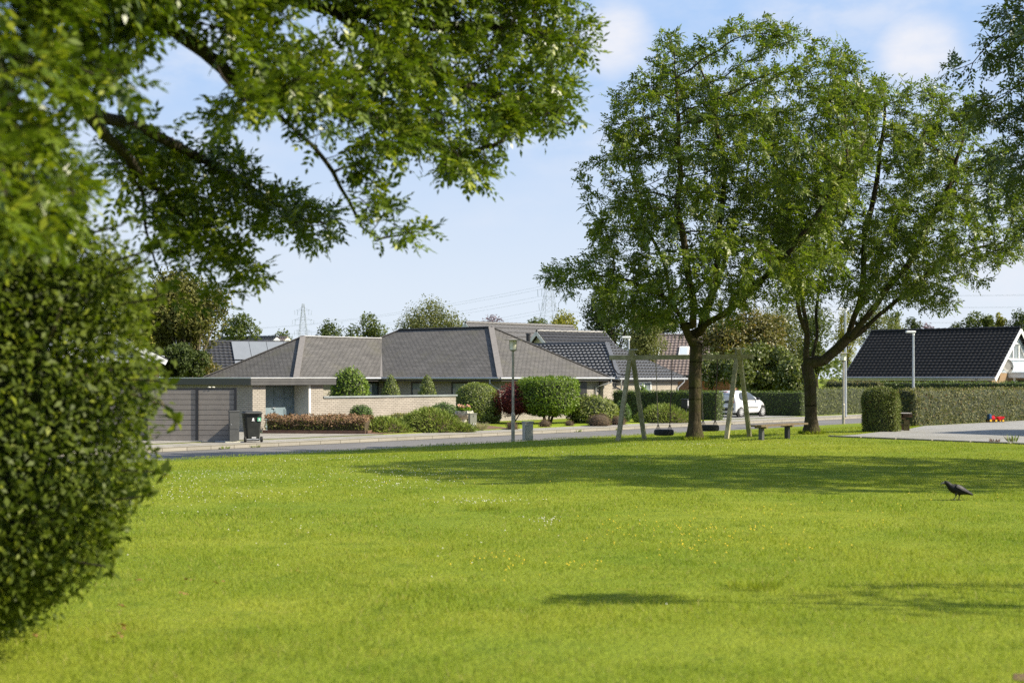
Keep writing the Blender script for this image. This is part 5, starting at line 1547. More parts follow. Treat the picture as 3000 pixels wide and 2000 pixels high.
# spine: beak to the left (-x). stations (x, z, half height, half width)
S_ = [(-.176, .248, .006, .005), (-.172, .250, .022, .020), (-.155, .252, .034, .029), (-.132, .246, .036, .031), (-.112, .228, .038, .033), (-.095, .206, .046, .042), (-.068, .184, .060, .056), (-.03, .166, .070, .066),
      (.02, .148, .068, .068), (.06, .132, .058, .060), (.10, .117, .042, .047), (.14, .104, .026, .034), (.18, .092, .015, .028), (.22, .079, .009, .027), (.255, .068, .004, .022)]
mb = MB(); rr = []
for k, (x, z, h, w) in enumerate(S_):
    p = S_[max(0, k - 1)]; q = S_[min(len(S_) - 1, k + 1)]
    tx, tz_ = q[0] - p[0], q[1] - p[1]; l_ = math.hypot(tx, tz_); nx_, nz_ = -tz_ / l_, tx / l_
    rr.append([(x + nx_ * h * math.sin(a), w * math.cos(a), z + nz_ * h * math.sin(a)) for a in [2 * math.pi * j / 16 for j in range(16)]])
for a, b in zip(rr, rr[1:]):
    for j in range(16): mb.face([a[j], a[(j + 1) % 16], b[(j + 1) % 16], b[j]])
mb.face(rr[0][::-1]); mb.face(rr[-1])
def weld(o, sub=1):
    bm = bmesh.new(); bm.from_mesh(o.data); bmesh.ops.remove_doubles(bm, verts=bm.verts, dist=1e-5); bmesh.ops.recalc_face_normals(bm, faces=bm.faces)
    for f in bm.faces: f.smooth = True
    bm.to_mesh(o.data); bm.free()
    if sub: md = o.modifiers.new('smooth', 'SUBSURF'); md.levels = sub; md.render_levels = sub
weld(mb.build('body', BLACKF, rk, origin=(0, 0, 0)))
mb = MB(); bk = []
for x, z, h, w in ((-.165, .250, .020, .015), (-.19, .247, .015, .011), (-.215, .240, .010, .007), (-.236, .230, .002, .002)):
    bk.append([(x, w * math.cos(a), z + h * math.sin(a)) for a in [2 * math.pi * j / 10 for j in range(10)]])
for a, b in zip(bk, bk[1:]):
    for j in range(10): mb.face([a[j], a[(j + 1) % 10], b[(j + 1) % 10], b[j]])
mb.face(bk[0][::-1]); mb.face(bk[-1]); weld(mb.build('beak', BEAK, rk, origin=(0, 0, 0)), 0)
WING = NT('wing_sheen'); WING.set(col=(.010, .010, .011), rough=.5, spec=.2)
WING.bump(WING.noise(WING.coord('Object', (14, 60, 60)), 1.4, 3), .4, .006); WING = WING.m
for sg in (-1, 1):
    mb = MB(); rows_ = [[(-.05, .062, .192), (-.02, .052, .222), (.0, .035, .236)], [(.02, .074, .160), (.04, .06, .198), (.06, .035, .214)], [(.09, .064, .128), (.11, .05, .163), (.12, .028, .176)], [(.17, .042, .098), (.18, .034, .122), (.18, .02, .130)], [(.245, .018, .074), (.248, .014, .082), (.25, .008, .086)]]
    for a, b in zip(rows_, rows_[1:]):
        for j in range(2): mb.face([(x, y * sg, z) for x, y, z in (a[j], b[j], b[j + 1], a[j + 1])])
    w_ = mb.build('wing', WING, rk, origin=(0, 0, 0)); weld(w_, 2)
    sd = w_.modifiers.new('thick', 'SOLIDIFY'); sd.thickness = .008; sd.offset = 0
    mb = MB(); mb.lathe((-.158, sg * .027, .258), prof_ball(.006, .012, 5), 8); mb.build('eye', plain('glossy_eye', (.02, .02, .02), .05) if sg < 0 else bpy.data.materials['glossy_eye'], rk, origin=(0, 0, 0))
for k, (pts, toes) in enumerate((([(-.005, -.03, .12), (-.012, -.03, .082), (-.02, -.03, .055), (-.045, -.03, .018)], (-.058, -.03, .006)), ([(.055, .03, .11), (.062, .03, .075), (.060, .03, .045), (.056, .03, .012)], (.05, .03, .006)))):
    mb = MB(); mb.tube(pts, [.026, .017, .007, .006], 8)
    t_ = Vector(pts[-1])
    for a in (-.5, 0, .5): mb.tube([t_, t_ + Vector((-.03 * math.cos(a), .03 * math.sin(a), -.008))], [.005, .003], 5)
    mb.tube([t_, t_ + Vector((.022, 0, -.008))], [.005, .003], 5); mb.build('leg', RLEG, rk, origin=(0, 0, 0))

# ------------------------------------------------------------------ pylons and wires
PYL = plain('hazed_pylon_steel', (.30, .33, .37), .6, .1, 1, metal=.3)  # steel colour paled towards blue to stand in for distance haze
def pylon(label, px, py_top, Y, base_w, arms, mb_w=.16, name='pylon'):
    b = P(px, HORIZON, Y); zt = EYE + (HORIZON - py_top) / F * Y
    o = thing(name, label, 'pylon', (b.x, b.y, -.5), 'pylons of the power line')
    H = zt + .5; mb = MB()
    levels = [0, .16, .30, .42, .53, .63, .72, .80, .87, .93, 1.0]
    wid = lambda f: base_w * (1 - f) ** 1.1 * .5 + .28
    yaw = R(20)
    def pt(f, k):
        a = yaw + math.pi / 4 + k * math.pi / 2; w = wid(f) * 1.414
        return Vector((b.x + w * math.cos(a), b.y + w * math.sin(a), -.5 + f * H))
    for f0, f1 in zip(levels, levels[1:]):
        for k in range(4):
            mb.beam(pt(f0, k), pt(f1, k), mb_w, mb_w)
            mb.beam(pt(f0, k), pt(f1, (k + 1) % 4), mb_w * .6, mb_w * .6); mb.beam(pt(f0, (k + 1) % 4), pt(f1, k), mb_w * .6, mb_w * .6)
            mb.beam(pt(f1, k), pt(f1, (k + 1) % 4), mb_w * .6, mb_w * .6)
    mb.build('lattice', PYL, o)
    tips = []
    for py, half in arms:
        z = EYE + (HORIZON - py) / F * Y; hw = half / F * Y
        mb = MB(); dx = Vector((math.cos(R(8)), math.sin(R(8)), 0))
        c = Vector((b.x, b.y, z))
        for sg in (-1, 1):
            tip = c + dx * hw * sg
            mb.beam(c + Vector((0, 0, .9)), tip, mb_w * .8, mb_w * .8); mb.beam(c, tip, mb_w * .8, mb_w * .8)
            tips.append(tip)
        mb.build('cross_arm', PYL, o)
        for sg in (-1, 1):
            tip = c + dx * hw * sg; mb = MB()
            for q in (-.45, .45): mb.tube([tip + dx * q, tip + dx * q * .8 - Vector((0, 0, 1.4))], .05, 5)
            mb.build('insulator', PYL, o)
    return tips
TA = pylon('slim lattice pylon rising beyond the bungalow roof on the left', 888, 890, 420, 5.0, [(909, 20), (937, 27), (969, 21)], .075)
TB = pylon('larger lattice pylon partly hidden by leaves of the nearer tree', 1608, 800, 290, 6.5, [(818, 20), (848, 27), (889, 23)], .05)
WIRE = plain('hazed_line_wire', (.34, .37, .42), .6)  # haze put into the wire colour, paler than bare cable
def wire(a, b, sag, label):
    mb = MB(); n = 26
    pts = [a.lerp(b, k / n) - Vector((0, 0, sag * 4 * (k / n) * (1 - k / n))) for k in range(n + 1)]
    mb.tube(pts, .016, 4, False)
    o = mb.build('power_line', WIRE, None, origin=tuple(a)); tag(o, label, 'power line', 'overhead power lines')
WL = 'thin overhead power line hanging from the larger pylon towards the right'
WL2 = 'thin overhead power line from the larger pylon away to the left distance'
for i, t_ in enumerate(TB):
    t_ = t_ - Vector((0, 0, 1.4))
    far = Vector((230 + i * 3, 255 + i * 6, t_.z + 5.5))
    wire(t_, far, 5.0, WL)
    wire(t_, Vector((-190 + i * 4, 560 - i * 5, t_.z + 7)), 8.0, WL2)
for i, t_ in enumerate(TA):
    t_ = t_ - Vector((0, 0, 1.4)); wire(t_, Vector((TB[i].x - 20 + 170, 640, t_.z + 3)), 7.0, 'faint overhead power line strung from the slim left pylon')
# ------------------------------------------------------------------ trees
def polyline(pts, step):
    out = [Vector(pts[0])]
    for a, b in zip(pts, pts[1:]):
        a, b = Vector(a), Vector(b); n = max(1, int((b - a).length / step))
        for k in range(1, n + 1): out.append(a.lerp(b, k / n))
    return out

def grow(seeds, attract, step, infl, kill, iters, tropism=(0, 0, .05)):
    """space colonisation: nodes grow towards attraction points. seeds: list of (points, parent index or None, start radius)"""
    pos = []; par = []
    for pts, join in seeds:
        prev = join
        for p in pts:
            pos.append(np.array(p)); par.append(-1 if prev is None else prev); prev = len(pos) - 1
    pos = [np.asarray(p, float) for p in pos]
    A = np.asarray(attract, float); alive = np.ones(len(A), bool)
    bd_ = np.full(len(A), 1e9); bi = np.zeros(len(A), int)
    def upd(start):
        Pn = np.array(pos[start:])
        for k0 in range(0, len(Pn), 400):
            D = np.linalg.norm(A[:, None, :] - Pn[None, k0:k0 + 400, :], axis=2)
            j = D.argmin(1); m = D[np.arange(len(A)), j]; b = m < bd_
            bd_[b] = m[b]; bi[b] = start + k0 + j[b]
    upd(0)
    seen = set()
    for it in range(iters):
        act = alive & (bd_ < infl)
        if not act.any(): break
        idx = bi[act]; d = A[act] - np.array(pos)[idx]; d = unit(d)
        acc = {}
        for i, q in zip(idx, d): acc[i] = acc.get(i, 0) + q
        start = len(pos)
        for i, q in acc.items():
            q = q / (np.linalg.norm(q) + 1e-9) + np.array(tropism) + rng.normal(size=3) * .12
            q /= np.linalg.norm(q); np_ = pos[i] + q * step
            key = (i, round(q[0], 1), round(q[1], 1), round(q[2], 1))
            if key in seen: continue
            seen.add(key); pos.append(np_); par.append(i)
        if len(pos) == start: break
        upd(start); alive &= bd_ > kill
    return np.array(pos), np.array(par)

def tree_mesh(pos, par, tip, base, power=2.3, fixed=None):
    n = len(pos); rad = np.zeros(n); kids = [[] for _ in range(n)]
    for i in range(n):
        if par[i] >= 0: kids[par[i]].append(i)
    order = list(range(n))
    acc = np.zeros(n)
    # children always come after parents only for grown nodes; walk by depth
    depth = np.zeros(n, int)
    for i in range(n):
        d = 0; j = i
        depth[i] = 0 if par[i] < 0 else depth[par[i]] + 1
    for i in sorted(order, key=lambda k: -depth[k]):
        if not kids[i]: acc[i] = tip ** power
        rad[i] = acc[i] ** (1 / power)
        if par[i] >= 0: acc[par[i]] += acc[i]
    s = base / rad[0] if base else 1.0
    k = (rad - tip) / max(rad[0] - tip, 1e-6)
    rad = tip + k * (base - tip) if base else rad
    return rad, kids, depth

def tubes(pos, par, rad, kids, name, m, parent, nside=7, flare=None):
    v = []; f = []
    for i in range(len(pos)):
        p = par[i]
        if p < 0: continue
        a, b = pos[p], pos[i]; t = b - a; L = np.linalg.norm(t)
        if L < 1e-6: continue
        ra, rb = min(rad[p], rad[i] * 1.35) if len(kids[p]) > 1 and rad[p] > rad[i] * 1.6 else rad[p], rad[i]
        ns = nside if rb > .03 else 4
        if rb > .12: ns = 12
        t = t / L; u = np.cross(t, (1.0, 0.13, 0.0)); 
        if np.linalg.norm(u) < .1: u = np.cross(t, (0, 1.0, 0))
        u /= np.linalg.norm(u); w = np.cross(t, u)
        ang = np.arange(ns) * 2 * np.pi / ns
        c = np.outer(np.cos(ang), u) + np.outer(np.sin(ang), w)
        base_ = len(v)
        q = t * min(ra, .6 * L) * .25
        v.extend((a - q + c * ra).tolist()); v.extend((b + c * rb).tolist())
        for j in range(ns): f.append((base_ + j, base_ + (j + 1) % ns, base_ + ns + (j + 1) % ns, base_ + ns + j))
    return np_mesh(name, np.array(v), np.array(f), m, parent, smooth=True)

def ash_leaves(Pb, D, n_pair, L, lw, ll, m, name, parent, droop=.35, keep=None):
    """pinnate leaves: a stalk with pairs of leaflets and one at the end"""
    n = len(Pb); D = unit(D); up = unit(np.array([0, 0, 1.0]) + rand_dirs(n) * .55); S = unit(np.cross(D, up)); Nn = np.cross(S, D)
    Ls = L * rng.uniform(.7, 1.2, n)
    PB = []; UU = []; NN = []; LL = []; RR = []
    r0 = rng.uniform(0, 1, n)
    for k in range(n_pair + 1):
        f = .3 + .7 * k / n_pair
        c = Pb + D * (Ls * f)[:, None]; c[:, 2] -= droop * Ls * f * f * .6
        for sg in ((-1, 1) if k < n_pair else (0,)):
            u = unit(D * (.75 if sg else 1) + S * sg * .9 + rand_dirs(n) * .28); u[:, 2] -= droop * .7
            PB.append(c); UU.append(u); NN.append(unit(Nn + rand_dirs(n) * .4)); LL.append(ll * rng.uniform(.7, 1.2, n)); RR.append(np.clip(r0 + rng.normal(size=n) * .18, 0, 1))
    PB, UU, NN, LL, RR = np.vstack(PB), np.vstack(UU), np.vstack(NN), np.concatenate(LL), np.concatenate(RR)
    v, f = leaf_geo(PB, UU, NN, LL, LL * lw, .12)
    return np_mesh(name, v, f, m, parent, None, RR)

def row_extent(poly, y):
    xs = []
    n = len(poly)
    for i in range(n):
        (x1, y1), (x2, y2) = poly[i], poly[(i + 1) % n]
        if (y1 > y) != (y2 > y): xs.append(x1 + (y - y1) / (y2 - y1) * (x2 - x1))
    return (min(xs), max(xs)) if len(xs) > 1 else None

def crown_points(poly, Y0, n, depth, gap=.0, sc=.9, seed=0, shell=.0, dmax=9):
    """points in a crown whose outline at distance Y0 is poly (photo pixels); depth follows the half width of each row"""
    ys = [p[1] for p in poly]; xs = [p[0] for p in poly]; out = []
    while len(out) < n:
        px, py = rng.uniform(min(xs), max(xs)), rng.uniform(min(ys), max(ys))
        if not in_poly(px, py, poly): continue
        e = row_extent(poly, py); c, h = (e[0] + e[1]) / 2, (e[1] - e[0]) / 2
        fr_ = abs(px - c) / max(h, 1)
        hm = min(h / F * Y0 * depth, dmax) * math.sqrt(max(0, 1 - fr_ * fr_))
        q = rng.uniform(-1, 1)
        if shell and rng.uniform() < shell: q = math.copysign(abs(q) ** .4, q)
        p = P(px, py, Y0); p.y += q * hm
        if gap:
            if mnoise.noise(Vector((p.x * sc + seed, p.y * sc, p.z * sc))) < gap - .5 * .5: continue
        out.append(p)
    return np.array(out)

def roughen(poly, amp, seed):
    """sprigs and notches along a crown outline"""
    out = []; n = len(poly); k = 0
    for i in range(n):
        (x1, y1), (x2, y2) = poly[i], poly[(i + 1) % n]; L = math.hypot(x2 - x1, y2 - y1); m = max(1, int(L / 28))
        for j in range(m):
            t = j / m; k += 1
            a = amp * (mnoise.noise(Vector((k * .83, seed, 0))) * 1.1 - .06) * 1.2
            out.append((x1 + (x2 - x1) * t + (y2 - y1) / L * a, y1 + (y2 - y1) * t - (x2 - x1) / L * a))
    return out

def hero_tree(label, Y, base_px, trunk, limbs, poly, r_base, n_att, mleaf, seed, group=None, leafL=.30, ll=.125, lw=.44, n_leaf=4200, name='park_tree', depth=.85, gap=.16, rough_px=52, yoff=0.0):
    poly = roughen(poly, rough_px, seed)
    b = P(base_px[0], base_px[1], Y); zg = gz(b.x, b.y)
    o = thing(name, label, 'tree', (b.x, b.y, zg), group)
    tr = [P(x, y, Y) + Vector((0, dy, 0)) for x, y, dy in trunk]; tr[0] = Vector((b.x, b.y, zg - .1))
    seeds = [([tuple(p) for p in polyline(tr, .28)], None)]
    nodes = len(seeds[0][0]); pts0 = seeds[0][0]
    allp = list(pts0)
    for lb in limbs:
        lp = [P(x, y, Y) + Vector((0, dy, 0)) for x, y, dy in lb]
        j = min(range(len(allp)), key=lambda k: (Vector(allp[k]) - lp[0]).length)
        pl_ = polyline([Vector(allp[j])] + lp, .28)[1:]
        wob = [Vector((mnoise.noise(p * .9 + Vector((seed, 0, 0))), mnoise.noise(p * .9 + Vector((0, seed, 7))), mnoise.noise(p * .9 + Vector((3, 0, seed))))) * .13 for p in pl_]
        pl_ = [tuple(p + w_) for p, w_ in zip(pl_, wob)]
        seeds.append((pl_, j)); allp += pl_
    att = crown_points(poly, Y, n_att, depth, gap, .75, seed, .35); att[:, 1] += yoff; att[:, 2] -= .045 * np.maximum(att[:, 2] - 5.0, 0)
    pos, par = grow(seeds, att, .26, 2.6, .42, 90)
    rad, kids, dep = tree_mesh(pos, par, .0065, r_base, 2.1)
    # root flare
    for i in range(nodes):
        h = pos[i][2] - zg
        if h < .55: rad[i] *= 1 + .95 * (1 - max(h, 0) / .55) ** 2
    tubes(pos, par, rad, kids, 'trunk', BARK, o)
    tips = np.array([i for i in range(len(pos)) if rad[i] < .017 and par[i] >= 0])
    idx = rng.choice(tips, n_leaf)
    D = unit(pos[idx] - pos[par[idx]])
    fr_ = rng.uniform(0, 1, (len(idx), 1))
    Pb = pos[par[idx]] * (1 - fr_) + pos[idx] * fr_ + rng.normal(size=(len(idx), 3)) * .05
    Dl = unit(D * .45 + rand_dirs(len(idx)) * .95 + np.array([0, 0, .05]))
    ash_leaves(Pb, Dl, 4, leafL, lw, ll, mleaf, 'crown', o)
    return o

T1 = [(1572, 815), (1600, 770), (1700, 770), (1745, 735), (1690, 680), (1690, 560), (1680, 510), (1740, 460), (1745, 380), (1760, 310), (1820, 280), (1850, 210), (1900, 190), (1910, 50), (1935, 35), (1990, 90), (2030, 130), (2070, 120),
      (2120, 70), (2160, 100), (2225, 65), (2300, 75), (2330, 140), (2390, 110), (2480, 180), (2520, 260), (2520, 480), (2480, 650), (2440, 800), (2360, 900), (2200, 900), (2140, 960), (2060, 960), (1990, 930), (1930, 985), (1850, 985), (1760, 950), (1680, 905), (1610, 860), (1575, 830)]
hero_tree('nearer big ash tree with a mossy trunk standing in front of the swing', 41.0, (2035, 1288),
          [(2035, 1288, 0), (2036, 1200, 0), (2036, 1100, 0), (2040, 1015, 0)],
          [[(2010, 985, -.2), (1985, 930, -.5), (1930, 870, -.9), (1850, 835, -1.2), (1740, 815, -1.4)],
           [(2018, 980, .3), (1985, 880, .6), (1940, 740, .9), (1880, 560, 1.2), (1830, 400, 1.4)],
           [(2050, 970, 0), (2080, 850, -.3), (2105, 700, -.5), (2110, 520, -.6), (2080, 320, -.6), (2040, 200, -.6)],
           [(2055, 965, .3), (2100, 860, .8), (2160, 720, 1.5), (2220, 520, 2.2), (2260, 300, 2.4), (2275, 160, 2.4)],
           [(2060, 960, -.3), (2140, 890, -1.1), (2230, 800, -1.9), (2330, 680, -2.4), (2420, 520, -2.6)],
           [(2000, 960, .2), (1960, 850, 1.2), (1900, 760, 2.2), (1800, 690, 2.8), (1740, 640, 3.0)],
           [(2025, 960, -.4), (2000, 820, -1.5), (1960, 640, -2.2), (1960, 420, -2.3), (1955, 220, -1.6)]],
          T1, .185, 5600, ASH, 1.0, 'big ash trees by the swing', n_leaf=14000, ll=.11, gap=.14, yoff=-1.5)
T2 = [(2180, 520), (2240, 340), (2330, 270), (2420, 240), (2560, 240), (2680, 232), (2760, 262), (2830, 290), (2850, 390), (2900, 430), (2930, 520), (2985, 560), (3010, 700), (2960, 760), (2900, 800), (2890, 855), (2840, 835), (2760, 805), (2770, 920), (2700, 930), (2640, 900), (2560, 900), (2480, 900), (2400, 880), (2300, 900), (2240, 860), (2170, 700)]
hero_tree('further big ash tree with a forked mossy trunk right of the bench', 44.6, (2378, 1280),
          [(2378, 1280, 0), (2376, 1220, 0), (2374, 1150, 0), (2374, 1120, 0)],
          [[(2362, 1040, 0), (2358, 950, .1), (2352, 860, .3), (2330, 700, .6), (2300, 520, .9), (2290, 400, 1.0)],
           [(2410, 1060, -.1), (2450, 1020, -.2), (2480, 975, -.4), (2498, 900, -.6), (2510, 800, -.7), (2530, 620, -.9), (2560, 420, -1.0), (2570, 320, -1.0)],
           [(2470, 1000, -.1), (2530, 960, .0), (2600, 905, .1), (2680, 830, .2), (2760, 770, .2), (2860, 730, .2), (2950, 710, .2)],
           [(2385, 1070, .2), (2400, 1000, .5), (2410, 930, .9), (2440, 780, 1.6), (2460, 600, 2.2), (2440, 420, 2.5)],
           [(2500, 930, .2), (2560, 840, .9), (2640, 720, 1.8), (2720, 560, 2.5), (2760, 420, 2.8)],
           [(2480, 980, -.6), (2540, 890, -1.4), (2620, 760, -2.2), (2700, 600, -2.7), (2740, 450, -2.8)],
           [(2355, 980, -.3), (2320, 880, -1.1), (2270, 760, -1.9), (2240, 620, -2.2)]],
          T2, .19, 5000, ASH, 5.0, 'big ash trees by the swing', n_leaf=12500, ll=.11, gap=.14, yoff=-1.2)
# tree at the right edge, mostly outside the frame; its crown shades the middle of the lawn
TR = [(2800, 60), (2790, 110), (2850, 150), (2830, 225), (2890, 330), (2920, 400), (2870, 470), (2930, 560), (2950, 620), (3050, 660), (3300, 660), (3600, 640), (4200, 680), (4700, 600), (4900, 250), (4700, -150), (4200, -450), (3500, -560), (3150, -330), (2960, -90), (2880, 20)]
hero_tree('drooping dark leaved tree reaching in at the right edge of the photo', 25.0, (3560, 1397),
          [(3560, 1397, 0), (3560, 1100, 0), (3550, 800, 0), (3545, 640, 0)],
          [[(3480, 560, -.3), (3350, 380, -.8), (3180, 220, -1.0), (3020, 120, -1.0)], [(3500, 520, .4), (3400, 330, 1.0), (3250, 100, 1.2), (3120, -120, 1.2)],
           [(3545, 500, 0), (3540, 200, 0), (3560, -150, 0), (3580, -380, 0)], [(3620, 560, .3), (3900, 450, .9), (4300, 340, 1.2), (4600, 260, 1.2)], [(3610, 540, -.5), (3760, 300, -1.6), (3900, 0, -2.2)],
           [(3500, 600, -.6), (3350, 540, -1.4), (3180, 500, -1.6), (3020, 470, -1.6)], [(3530, 600, .8), (3420, 420, 2.2), (3300, 300, 3.0)]],
          TR, .22, 4200, ASHR, 9.0, None, n_leaf=15500, name='edge_tree', ll=.10, leafL=.28, depth=.9, gap=.1)

# ------------------------------------------------------------------ trees and tall shrubs behind the houses
def far_tree(name, label, px, top, width, Y, kind, n=3600, bottom=None, leaf=.24, wd=.55, trunkr=.16, base=-.45, blobs=16, flat=1.0, group='trees beyond the houses', loose=.0, droop=0., stems=None, m=None, cat='tree'):
    c0 = P(px, HORIZON, Y); zt = EYE + (HORIZON - top) / F * Y
    zb_ = base + .25 * (zt - base) if bottom is None else EYE + (HORIZON - bottom) / F * Y
    rw_ = width / 2 / F * Y; rz = (zt - zb_) / 2; cz = (zt + zb_) / 2
    o = thing(name, label, cat, (c0.x, c0.y, base), group)
    cs = []; rs_ = []
    for k in range(blobs):
        d = rand_dirs(1)[0] * (rng.uniform(.25, 1) ** .5)
        rr_ = rng.uniform(.26, .46) * min(rw_, rz)
        d = d * np.array([rw_ - rr_ * .8, (rw_ - rr_ * .8) * .8, rz - rr_ * .8])
        cs.append(np.array([c0.x, c0.y, cz]) + d); rs_.append(rr_)
    cs.append(np.array([c0.x, c0.y, zt - rz * .35])); rs_.append(.35 * min(rw_, rz))
    cs = np.array(cs); rs_ = np.array(rs_)
    w_ = rs_ ** 2; k = rng.choice(len(cs), n, p=w_ / w_.sum())
    D = rand_dirs(n); D[:, 2] *= flat
    rr_ = rs_[k] * (1 + lump(D * 2 + k[:, None] * 3.7, .45, 1.6)) * rng.uniform(.72 - loose, 1.08 + loose, n)
    Pw = cs[k] + D * rr_[:, None]
    foliage('crown', Pw, unit(D + np.array([0, 0, .25])), leaf, wd, m or BG_MATS[kind], o, None, None, .8, droop)
    v = []
    mb = MB()
    base_p = Vector((c0.x, c0.y, base)); fork = Vector((c0.x, c0.y, zb_ + rz * .3))
    if stems is None:
        mb.tube([base_p, base_p.lerp(fork, .5) + Vector((.05, 0, 0)), fork], [trunkr * 1.2, trunkr, trunkr * .75], 8)
        src = fork
        for q in range(0, len(cs)):
            e = Vector(cs[q]); s0 = base_p.lerp(fork, rng.uniform(.6, 1)); mid = s0.lerp(e, .5) + Vector((0, 0, .12 * (e - s0).length))
            mb.tube([s0, mid, e], [trunkr * .45, trunkr * .28, trunkr * .1], 5)
    else:
        for q in range(0, len(cs)):
            e = Vector(cs[q]); s0 = base_p + Vector((rng.uniform(-1, 1) * stems, rng.uniform(-1, 1) * stems, 0)); mid = s0.lerp(e, .5) + Vector(((s0.x - e.x) * .22, 0, .05))
            mb.tube([s0, mid, e], [trunkr * .7, trunkr * .5, trunkr * .15], 6)
    mb.build('trunk', BARKO if stems else BARKD, o, smooth=True)
    return o
ft = far_tree
ft('dark_leafy_tree', 'dense dark green tree at the left behind the white gabled house', 285, 728, 230, 82, 'dark', 11000, bottom=1090, leaf=.24)
ft('olive_tree', 'wide olive brown tree with many bare stems left of the bungalow', 545, 792, 330, 78, 'green', 20000, bottom=1040, leaf=.2, trunkr=.15, blobs=38, stems=.7, m=OLIVE, loose=.1)
ft('green_shrub', 'big dark green shrub mass below the olive tree, behind the flat garage roof', 530, 1010, 190, 72, 'dark', 7500, bottom=1130, leaf=.19, trunkr=.05, cat='bush', group=None)
ft('yellow_green_shrub', 'yellow green shrub right beside the white gabled house', 395, 960, 120, 76, 'yellow', 1800, bottom=1060, leaf=.16, trunkr=.05, cat='bush', group=None)
ft('leafy_shrub', 'loose yellowish shrub between the olive stems and the bungalow roof', 585, 1035, 120, 88, 'autumn', 2200, bottom=1120, leaf=.16, trunkr=.05, cat='bush', group=None)
ft('round_tree', 'light green rounded tree showing past the right side of the olive tree', 700, 915, 130, 120, 'green', 2600, bottom=1060)
ft('round_tree', 'small rounded green tree just left of the slim pylon', 823, 962, 96, 150, 'green', 2000, bottom=1090, leaf=.28)
ft('sparse_tree', 'dark sparse topped tree between the slim pylon and the rounded poplar', 962, 934, 100, 145, 'dark', 1500, bottom=1060, leaf=.32, blobs=20, loose=.25)
ft('poplar', 'grey green full poplar with a lopsided top behind the bungalow ridge', 1078, 908, 128, 150, 'green', 3400, bottom=1080, leaf=.30)
ft('birch', 'wide airy olive birch rising behind the middle of the bungalow', 1270, 876, 225, 115, 'pale', 11000, bottom=1060, leaf=.19, blobs=26, loose=.22, droop=.3)
ft('copper_beech', 'dark purple tree crown peeking over the ribbed roof', 1442, 922, 90, 150, 'purple', 1100, bottom=1020, leaf=.26, loose=.15)
ft('round_tree', 'pale green tree top at the foot of the larger pylon', 1575, 925, 86, 160, 'green', 2600, bottom=1040, leaf=.28)
ft('yellow_tree', 'yellow green tree beside the larger pylon', 1650, 903, 110, 140, 'yellow', 2600, bottom=1040, leaf=.28)
ft('dark_leafy_tree', 'dark dense tree behind the lower left branches of the nearer ash', 1800, 828, 240, 108, 'dark', 5200, bottom=1060, leaf=.24)
ft('weeping_birch', 'light drooping birch behind the left swing post', 1885, 905, 140, 104, 'pale', 9500, bottom=1075, leaf=.18, blobs=22, droop=.6, loose=.15)
ft('turning_tree', 'broad tree with browning leaves between the two big trunks', 2190, 900, 330, 106, 'autumn', 12000, bottom=1120, leaf=.24, blobs=26)
ft('glossy_shrub', 'large glossy leaved shrub directly above the white car', 2230, 1005, 280, 92, 'gloss', 10500, bottom=1160, leaf=.24, blobs=24, trunkr=.06, cat='bush', group=None)
ft('glossy_shrub', 'glossy green shrub beyond the nearer trunk, left of the white car', 2085, 1030, 130, 94, 'gloss', 2600, bottom=1150, leaf=.20, blobs=14, trunkr=.05, cat='bush', group=None)
ft('dark_leafy_tree', 'mid green tree behind the fork of the further ash', 2390, 880, 170, 110, 'green', 4200, bottom=1120, leaf=.22)
ft('golden_tree', 'golden green conifer like tree left of the black roof', 2478, 896, 110, 125, 'yellow', 3200, bottom=1080, leaf=.18)
ft('yellow_tree', 'yellow green tree rising behind the left end of the black roof', 2570, 892, 150, 130, 'pale', 4400, bottom=1050, leaf=.2)
ft('round_tree', 'mid green tree beside the yellow one behind the black roof', 2622, 905, 90, 140, 'green', 2000, bottom=1050, leaf=.26)
ft('copper_beech', 'small red brown tree top behind the middle of the black roof', 2708, 945, 76, 150, 'purple', 800, bottom=1030, leaf=.26)
ft('sparse_tree', 'small dark green tree just left of the red brown one behind the black roof', 2672, 922, 60, 150, 'dark', 1000, bottom=1030, leaf=.26)
ft('broad_tree', 'wide pale green tree high behind the gap between the two big trunks', 2275, 892, 250, 118, 'pale', 8500, bottom=1120, leaf=.24, blobs=24)
ft('broad_tree', 'broad olive green tree just right of the nearer big trunk, behind the orange brick house', 2105, 925, 210, 122, 'green', 6500, bottom=1120, leaf=.24, blobs=20)
ft('broad_tree', 'dense green tree filling the gap behind the left swing post and the weeping birch', 1930, 900, 190, 124, 'dark', 5500, bottom=1010, leaf=.24, blobs=18)
ft('glossy_shrub', 'glossy shrub between the white car and the further big trunk, behind the dark hedge', 2330, 1050, 130, 90, 'gloss', 3600, bottom=1170, leaf=.22, blobs=14, trunkr=.05, cat='bush', group=None)
ft('hedge_tree', 'leafy green tree behind the dark tree at the far left', 400, 850, 200, 95, 'green', 7000, bottom=1090, leaf=.24, blobs=20)
for px, top, w_, kd, lab in ((2805, 938, 66, 'dark', 'low dark tree, leftmost of the row behind the right half of the black roof'), (2858, 906, 84, 'green', 'tallest rounded tree in the row behind the right half of the black roof'),
                             (2896, 912, 54, 'green', 'narrow upright tree right of the tallest rounded one behind the black roof'), (2930, 916, 44, 'yellow', 'slim pointed light green tree left of the blue gable peak'), (2985, 898, 96, 'dark', 'dark tree behind the blue gable peak at the right edge')):
    ft('row_tree', lab, px, top, w_, 142, kd, 1900, bottom=1040, leaf=.27)
